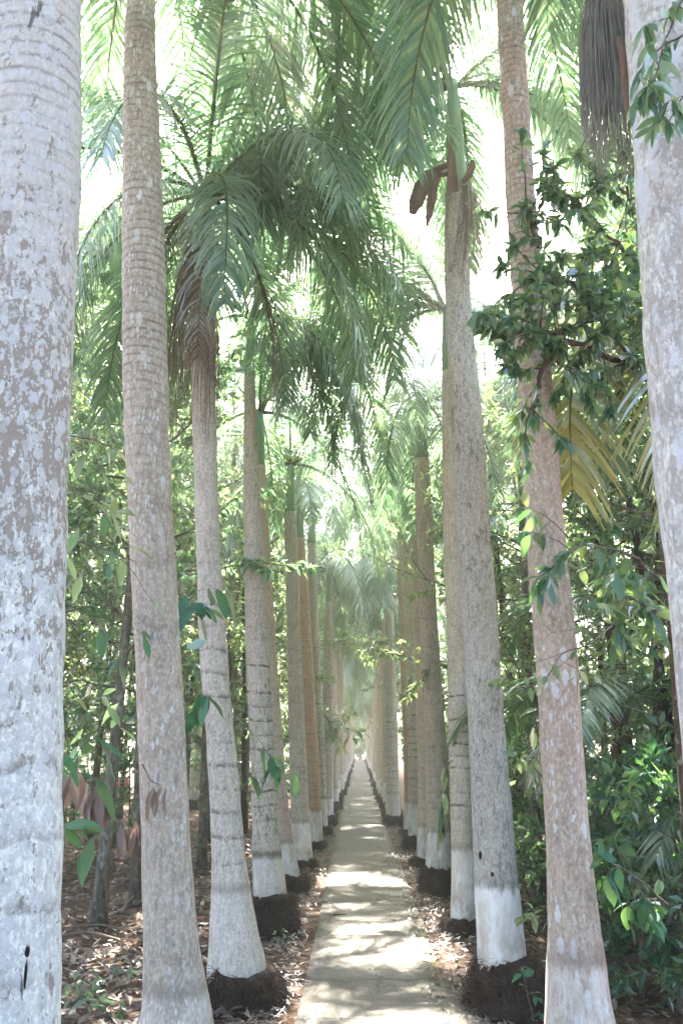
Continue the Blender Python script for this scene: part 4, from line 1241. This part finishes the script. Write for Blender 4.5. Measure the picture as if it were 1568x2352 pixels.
# ------------------------------------------------------------------ ground, path, litter
def ground_mesh():
    mb = MB()
    xs = [-75, -50, -30, -20, -14, -10] + [-8 + 0.4 * i for i in range(41)] + [10, 14, 20, 30, 50, 75]
    ys = [-12, -6, -2] + [0.5 * i for i in range(0, 61)] + [32 + 3 * i for i in range(26)] + [115, 130]
    for y in ys:
        for x in xs:
            d = max(0.0, abs(x) - 0.62)
            z = min(1, d * 1.5) * (0.035 * mnoise.noise(Vector((x * 0.9, y * 0.9, 0))) + 0.02 * mnoise.noise(Vector((x * 2.3, y * 2.3, 5))))
            mb.v.append(Vector((x, y, z - 0.02 * min(1, d * 3))))
    n = len(xs)
    for j in range(len(ys) - 1):
        for i in range(n - 1):
            mb.f.append((j * n + i, j * n + i + 1, (j + 1) * n + i + 1, (j + 1) * n + i))
            mb.m.append(0)
    t = NT('forest soil')
    vec = t.n('TexCoord').outputs['Object']
    a = t.noise(vec, 2.0, 6, 0.65)
    b = t.noise(vec, 24, 6, 0.75, 0.6)
    vo = t.n('TexVoronoi', {'Vector': t.mapped(vec, (1, 0.7, 1)), 'Scale': 17.0, 'Randomness': 1.0})
    rn = t.n('SeparateColor', {0: vo.outputs['Color']}).outputs[0]
    col = t.ramp(b, [(0.3, (0.045, 0.028, 0.02)), (0.55, (0.11, 0.07, 0.048)), (0.75, (0.20, 0.135, 0.095))])
    lf = t.ramp(rn, [(0, (0.07, 0.042, 0.03)), (0.6, (0.19, 0.115, 0.075)), (1, (0.32, 0.23, 0.165))])
    col = t.mix(t.range(a, 0.38, 0.6, 0.15, 0.75), col, lf)
    h = t.math('ADD', b, vo.outputs['Distance'])
    return mb.mesh('ground', t.pbr(col, 0.95, t.bump(h, 0.9, 0.03), 0.1))


tag(link('ground', ground_mesh()), 'brown forest soil strewn with fallen leaves', 'ground', None, 'structure')


def path_mesh():
    mb = MB()
    ys = [-2 + 0.12 * i for i in range(0, 260)] + [29.5 + 0.6 * i for i in range(1, 101)]
    cols = 9
    for y in ys:
        wl = 0.475 + 0.018 * mnoise.noise(Vector((y * 2.1, 3, 0))) + 0.012 * mnoise.noise(Vector((y * 7, 9, 0)))
        wr = 0.475 + 0.018 * mnoise.noise(Vector((y * 2.1, 33, 0))) + 0.014 * mnoise.noise(Vector((y * 6.5, 19, 0)))
        off = 0.095 - 0.095 * min(1.0, max(0.0, (y - 8.5) / 14))
        wl, wr = wl + 0.025 - off, wr + 0.025 + off
        # the nearest slab runs out wider and broken on the right
        if y < 7.1:
            wr += 0.03 + 0.17 * (7.1 - y) + 0.03 * mnoise.noise(Vector((y * 4.3, 51, 0)))
        mb.v.append(Vector((-wl - 0.004, y, -0.05)))
        for i in range(cols):
            u = i / (cols - 1)
            x = -wl + (wl + wr) * u
            z = 0.032 + 0.006 * mnoise.noise(Vector((x * 1.5, y * 1.2, 0)))
            if i in (0, cols - 1):
                z -= 0.008
            mb.v.append(Vector((x, y, z)))
        mb.v.append(Vector((wr + 0.004, y, -0.05)))
    n = cols + 2
    for j in range(len(ys) - 1):
        for i in range(n - 1):
            mb.f.append((j * n + i, j * n + i + 1, (j + 1) * n + i + 1, (j + 1) * n + i))
            mb.m.append(0)
    t = NT('worn concrete')
    vec = t.n('TexCoord').outputs['Object']
    xyz = t.n('SeparateXYZ', {0: vec})
    a = t.noise(vec, 1.3, 6, 0.6)
    b = t.noise(vec, 7, 6, 0.7)
    c = t.noise(vec, 55, 6, 0.8)
    col = t.mix(t.range(a, 0.35, 0.65), (0.130, 0.114, 0.090), (0.190, 0.170, 0.138))
    col = t.mix(t.range(b, 0.45, 0.7, 0, 0.55), col, (0.095, 0.085, 0.062))
    col = t.mix(t.range(c, 0.45, 0.62, 0, 0.55), col, (0.22, 0.21, 0.185))
    col = t.mix(t.range(c, 0.46, 0.38, 0, 0.6), col, (0.07, 0.064, 0.052))
    # moss along the edges
    ed = t.range(t.math('ADD', t.math('ABSOLUTE', xyz.outputs[0]), t.math('MULTIPLY', b, 0.25)), 0.52, 0.62, 0, 0.4)
    col = t.mix(ed, col, (0.14, 0.125, 0.08))
    # worn yellow line at the right edge
    yl = t.math('MULTIPLY', t.range(xyz.outputs[0], 0.535, 0.545), t.math('MULTIPLY', t.range(xyz.outputs[1], 7.0, 7.6), t.range(xyz.outputs[1], 9.0, 9.4, 0.6, 0)))
    yl = t.math('MULTIPLY', yl, t.range(t.noise(vec, 14, 5), 0.36, 0.6))
    col = t.mix(yl, col, (0.42, 0.34, 0.07))
    # expansion joints and cracks
    fy = t.math('FRACT', t.math('DIVIDE', t.math('ADD', xyz.outputs[1], t.math('MULTIPLY', t.noise(vec, 5, 3), 0.03)), 2.45))
    jt = t.range(t.math('ABSOLUTE', t.math('SUBTRACT', fy, 0.5)), 0.002, 0.006, 1, 0)
    vo = t.n('TexVoronoi', {'Vector': t.n('VectorMath', {0: vec, 1: t.n('VectorMath', {0: t.n('TexNoise', {'Vector': vec, 'Scale': 4.0, 'Detail': 5.0}).outputs['Color'], 'Scale': 0.28}, operation='SCALE').outputs[0]}, operation='ADD').outputs[0], 'Scale': 0.9}, feature='DISTANCE_TO_EDGE')
    ck = t.math('MULTIPLY', t.range(vo.outputs['Distance'], 0.004, 0.014, 1, 0), t.range(a, 0.44, 0.54))
    k = t.math('MAXIMUM', jt, ck)
    brk = t.range(t.math('ABSOLUTE', t.math('SUBTRACT', t.math('ADD', xyz.outputs[1], t.math('MULTIPLY', t.noise(vec, 3.0, 5), 0.5)), 7.33)), 0.012, 0.05, 1, 0)
    k = t.math('MAXIMUM', k, brk)
    col = t.mix(t.math('MULTIPLY', k, 0.65), col, (0.06, 0.054, 0.036))
    h = t.math('SUBTRACT', t.math('ADD', t.math('MULTIPLY', c, 0.25), t.math('MULTIPLY', b, 0.6)), t.math('MULTIPLY', k, 0.8))
    return mb.mesh('path', t.pbr(col, 0.88, t.bump(h, 0.5, 0.01), 0.25))


tag(link('path', path_mesh()), 'narrow worn concrete path running straight between the palms', 'path', None, 'structure')


def litter():
    r = random.Random(77)
    mb = MB()
    def put(x, y, L, z=0.0, tilt=0.5):
        a = r.uniform(0, 6.28)
        d = Vector((math.cos(a), math.sin(a), r.uniform(-0.1, tilt)))
        g = 0.0
        mb.leaf2(Vector((x, y, 0.012 + z + r.uniform(0, 0.03))), d, Vector((r.uniform(-.5, .5), r.uniform(-.5, .5), 1)), L, L * r.uniform(0.25, 0.5), r.uniform(-0.8, 1.1))
    for _ in range(17000):
        y = 2.2 + 18 * r.random() ** 1.6
        x = -0.62 - (2.2 + y * 0.35) * r.random() ** 0.9
        put(x, y, r.uniform(0.05, 0.15))
    for _ in range(5000):
        y = 3 + 14 * r.random() ** 1.4
        x = 0.62 + (1.0 + y * 0.25) * r.random()
        put(x, y, r.uniform(0.04, 0.11))
    for _ in range(7000):
        y = 3 + 40 * r.random() ** 1.9
        s = r.choice((-1, 1))
        x = s * (0.5 + 0.28 * r.random())
        put(x, y, r.uniform(0.02, 0.07), 0, 0.3)
    for _ in range(1500):
        y = 4 + 40 * r.random() ** 1.9
        x = r.choice((-1, 1)) * 0.49 * r.random() ** 0.35
        put(x, y, r.uniform(0.015, 0.05), 0.022, 0.15)
    # dry fibres at the margins
    for _ in range(2600):
        y = 4 + 22 * r.random() ** 1.6
        s = r.choice((-1, 1))
        x = s * (0.46 + 0.4 * r.random() ** 1.3)
        a = r.uniform(0, 6.28)
        L = r.uniform(0.04, 0.16)
        d = Vector((math.cos(a), math.sin(a), 0))
        w = d.orthogonal().normalized() * 0.002
        w = Vector((-d.y, d.x, 0)) * 0.002
        p = Vector((x, y, 0.045 + r.uniform(0, 0.01) if abs(x) < 0.5 else 0.02 + r.uniform(0, 0.02)))
        m = p + d * L * 0.5 + Vector((0, 0, r.uniform(0, 0.02)))
        mb.add([p - w, p + w, m + w, m - w, p + d * L], [(0, 1, 2, 3), (3, 2, 4)])
    return mb.mesh('leaf litter', M['litter'], False)


tag(link('leaf_litter', litter()), 'dry brown fallen leaves covering the ground beside the path', 'leaf litter', None, 'stuff')

# ground plants left
for i, (px, py, n, L) in enumerate([(205, 2300, 26, 0.10), (300, 2260, 18, 0.08), (245, 2345, 22, 0.10), (180, 2340, 14, 0.09), (420, 2330, 5, 0.05)]):
    g = on_ground(px, min(py, 2345))
    r = random.Random(300 + i)
    lab = ['pale leaved ground plant in the sun beside the taupe palm', 'small green ground plant close to the foot of the taupe palm', 'low green plant at the bottom edge left of the taupe palm',
           'low plant beside the nearest left palm near the ground', 'tiny seedling right of the taupe palm'][i]
    t = thing('ground_plant', lab, 'plant', g, 0, 'ground plants on the left')
    lb, tb = MB(), MB()
    for s in range(max(2, n // 5)):
        q = grow(r, Vector((r.uniform(-.08, .08), r.uniform(-.08, .08), 0)), Vector((r.uniform(-.7, .7), r.uniform(-.7, .7), 1)).normalized(), r.uniform(0.12, 0.25), 5, 0.15, 0)
        tb.tube(q, [0.003 * (1 - 0.6 * j / 5) for j in range(6)], 5, False)
        for j in range(6):
            k = r.randrange(2, 5)
            lb.leaf(q[k], (rdir(r) + Vector((0, 0, 0.25))), rdir(r, 1.5), L * r.uniform(0.7, 1.2), L * 0.34, 0.25, 0.35)
    link('stem', tb.mesh('stem', M['twig']), t)
    link('foliage', lb.mesh('foliage', M['leaf']), t)
for i, (px, py, lab) in enumerate([(585, 2275, 'tiny green seedling in front of the root mound of the grey palm'), (655, 2172, 'small grassy weed at the foot of the banded palm'), (752, 1960, 'green weed on the left path edge farther down')]):
    g = on_ground(px, py)
    r = random.Random(330 + i)
    t = thing('weed', lab, 'plant', g, 0, 'weeds beside the left root mounds')
    lb = MB()
    tb = MB()
    for s in range(4):
        q = grow(r, Vector((r.uniform(-.04, .04), r.uniform(-.03, .03), 0)), Vector((r.uniform(-.6, .6), r.uniform(-.6, .6), 1)).normalized(), r.uniform(0.1, 0.2), 5, 0.15, 0)
        tb.tube(q, [0.002] * 6, 4, False)
        for j in range(4):
            lb.leaf(q[r.randrange(2, 5)], (rdir(r) + Vector((0, 0, 0.2))), rdir(r, 1.5), r.uniform(0.04, 0.08), 0.025, 0.25, 0.3)
    link('stem', tb.mesh('stem', M['rachis']), t)
    link('foliage', lb.mesh('foliage', M['leaf_light']), t)

# fallen dead frond stalks and sticks
def stick(name, label, cat, pts, rad, mat):
    b = pts[0]
    t = MB()
    fine = []
    for a, c in zip(pts, pts[1:]):
        for i in range(5):
            fine.append(a.lerp(c, i / 5) - b)
    fine.append(pts[-1] - b)
    n = len(fine)
    t.tube(fine, [rad * (1 - 0.6 * i / n) for i in range(n)], 7, True, 0, 0.3, 3)
    return tag(link(name, t.mesh(name, mat), None, b), label, cat)


def gp(px, py, z=0.03):
    g = on_ground(px, py)
    g.z = z
    return g


stick('fallen_frond_stalk', 'long dry curved frond stalk lying left of the taupe palm', 'fallen frond', [gp(110, 2170, .05), gp(200, 2160, .07), gp(270, 2175, .06), gp(340, 2215, .04)], 0.02, M['rachis_dead'])
stick('fallen_frond_stalk', 'thinner dry stalk just behind the long curved one', 'fallen frond', [gp(120, 2145, .04), gp(230, 2140, .06), gp(300, 2150, .05), gp(350, 2190, .03)], 0.012, M['rachis_dead'])
stick('fallen_branch', 'short bent root like branch by the dark footed tree', 'branch', [gp(250, 2115, .03), gp(280, 2108, .07), gp(305, 2085, .12)], 0.022, M['bark_grey'])
stick('stick', 'dark twig lying on the left side of the path', 'stick', [gp(736, 2080, .045), gp(760, 2086, .05), gp(770, 2092, .045)], 0.008, M['bark_dark'])
stick('stick', 'second short twig on the path just below the first', 'stick', [gp(764, 2112, .045), gp(795, 2112, .047)], 0.008, M['bark_dark'])
# heap of dry straw on the right
r = random.Random(4)
mb = MB()
c0 = on_ground(1475, 2275)
for i in range(260):
    a = r.gauss(0.0, 0.5)
    p = Vector((r.gauss(0, 0.22), r.gauss(0, 0.12), 0.10 + abs(r.gauss(0, 0.10))))
    d = Vector((math.cos(a), math.sin(a), r.uniform(-0.3, 0.3)))
    L = r.uniform(0.15, 0.4)
    mb.tube([p - d * L / 2, p + Vector((0, 0, 0.03)), p + d * L / 2 + Vector((0, 0, -0.03))], [0.002, 0.0025, 0.001], 3, False)
tag(link('dry_frond_heap', mb.mesh('dry frond heap', M['broom_brown']), None, c0), 'heap of dry straw coloured frond bits among the shrubs at lower right', 'dead fronds')

# ------------------------------------------------------------------ added haze
hz = MB()
X0, X1, Y0, Y1, Z0, Z1 = -80, 80, -16, 136, -1.2, 20
hz.add([Vector(v) for v in ((X0, Y0, Z0), (X1, Y0, Z0), (X1, Y1, Z0), (X0, Y1, Z0), (X0, Y0, Z1), (X1, Y0, Z1), (X1, Y1, Z1), (X0, Y1, Z1))],
       [(3, 2, 1, 0), (4, 5, 6, 7), (0, 1, 5, 4), (1, 2, 6, 5), (2, 3, 7, 6), (3, 0, 4, 7)])
t = NT('sunlit air')
pv = t.n('VolumePrincipled', {'Color': (0.97, 0.98, 1.0), 'Density': 0.006, 'Anisotropy': 0.88})  # even forward-scattering volume, added to imitate lens glare around the sun
t.t.links.new(pv.outputs[0], t.out.inputs['Volume'])
tag(link('haze', hz.mesh('haze', t.mat, False)), 'thin haze added between the trees to stand in for lens glare', 'haze', None, 'stuff')

# ------------------------------------------------------------------ light
EL, AZ = math.radians(47.0), math.radians(3.5)   # azimuth: degrees left of the path's direction
sun_dir = Vector((-math.sin(AZ) * math.cos(EL), math.cos(AZ) * math.cos(EL), math.sin(EL)))
L = bpy.data.lights.new('sun', 'SUN')
L.energy = 5.0
L.angle = math.radians(0.53)
L.color = (1.0, 0.95, 0.87)
so = bpy.data.objects.new('sun', L)
C.objects.link(so)
so.rotation_euler = (-sun_dir).to_track_quat('-Z', 'Y').to_euler()
w = bpy.data.worlds.new('World')
SC.world = w
w.use_nodes = True
nt = w.node_tree
nt.nodes.clear()
ow = nt.nodes.new('ShaderNodeOutputWorld')
bg = nt.nodes.new('ShaderNodeBackground')
sk = nt.nodes.new('ShaderNodeTexSky')
sk.sky_type = 'NISHITA'
sk.sun_disc = False
sk.sun_elevation = EL
sk.sun_rotation = -AZ
sk.air_density = 1.0
sk.dust_density = 4.5
bg.inputs['Strength'].default_value = 0.085
nt.links.new(sk.outputs[0], bg.inputs['Color'])
nt.links.new(bg.outputs[0], ow.inputs['Surface'])

# gaps in the canopy: shed the fronds that stand between the sun and the patches where it reaches the path
bpy.context.view_layer.update()
dg = bpy.context.evaluated_depsgraph_get()
def clear_sun(spots, most, want):
    block = []
    for p in spots:
        hit, org = set(), p.copy()
        for _ in range(40):
            ok, loc_, nr, idx, ob, mt = SC.ray_cast(dg, org, sun_dir)
            if not ok:
                break
            own = ob.parent.name if ob.parent else ob.name
            if not own.startswith(('haze', 'understorey', 'glossy', 'shrub', 'leafy')) and ob.name not in GONE:
                hit.add(ob.name)
            org = loc_ + sun_dir * 0.004
        block.append(hit)
    for _ in range(most):
        cnt = {}
        for h_ in block:
            if h_ and all(n.startswith('frond') for n in h_):
                for n in h_:
                    cnt[n] = cnt.get(n, 0) + 1.0 / len(h_)
        if not cnt or sum(1 for h_ in block if not h_) > want * len(block):
            break
        n = max(sorted(cnt), key=lambda k_: cnt[k_])
        GONE.append(n)
        for h_ in block:
            h_.discard(n)
    print('lit', sum(1 for h_ in block if not h_), len(block), len(GONE))


GONE = []
spots = []
for x0, x1, y0, y1 in ((-0.1, 0.8, 7.3, 9.2), (-0.5, 0.5, 11.2, 13.2), (-0.95, -0.5, 7.2, 8.6), (-0.3, 0.5, 5.4, 6.2)):
    for i in range(6):
        for j in range(6):
            spots.append(Vector((x0 + (x1 - x0) * (i + .5) / 6, y0 + (y1 - y0) * (j + .5) / 6, 0.08)))
clear_sun(spots, 18, 0.62)
clear_sun([Vector((-2.6 + 0.25 * i, 4.8 + 0.35 * j, 0.1)) for i in range(7) for j in range(9)], 4, 0.4)
clear_sun([at(x, y, 5.5) for x in range(1310, 1500, 30) for y in range(900, 1180, 40)], 3, 0.8)
clear_sun([at(x, y, 5.0) for x in range(1380, 1560, 30) for y in range(1950, 2300, 40)], 4, 0.6)
for n in GONE:
    bpy.data.objects.remove(bpy.data.objects[n])

# ------------------------------------------------------------------ camera and render
cam = bpy.data.cameras.new('camera')
cam.sensor_fit = 'VERTICAL'
cam.sensor_height = 36
cam.lens = 36 * F / 2352
cam.clip_end = 1000
co = bpy.data.objects.new('camera', cam)
C.objects.link(co)
co.matrix_world = Matrix((
    (RGT.x, UPV.x, -FWD.x, EYE.x), (RGT.y, UPV.y, -FWD.y, EYE.y), (RGT.z, UPV.z, -FWD.z, EYE.z), (0, 0, 0, 1)))
SC.camera = co
SC.render.resolution_x, SC.render.resolution_y = 682, 1024
SC.view_settings.view_transform = 'Standard'
SC.view_settings.look = 'None'
SC.view_settings.exposure = 3.55
SC.view_settings.gamma = 1.0
cy = SC.cycles
cy.use_denoising = True
cy.max_bounces = 8
cy.diffuse_bounces = 4
cy.transmission_bounces = 5
cy.volume_bounces = 1
cy.glossy_bounces = 2
cy.caustics_reflective = False
cy.caustics_refractive = False
cy.sample_clamp_indirect = 6
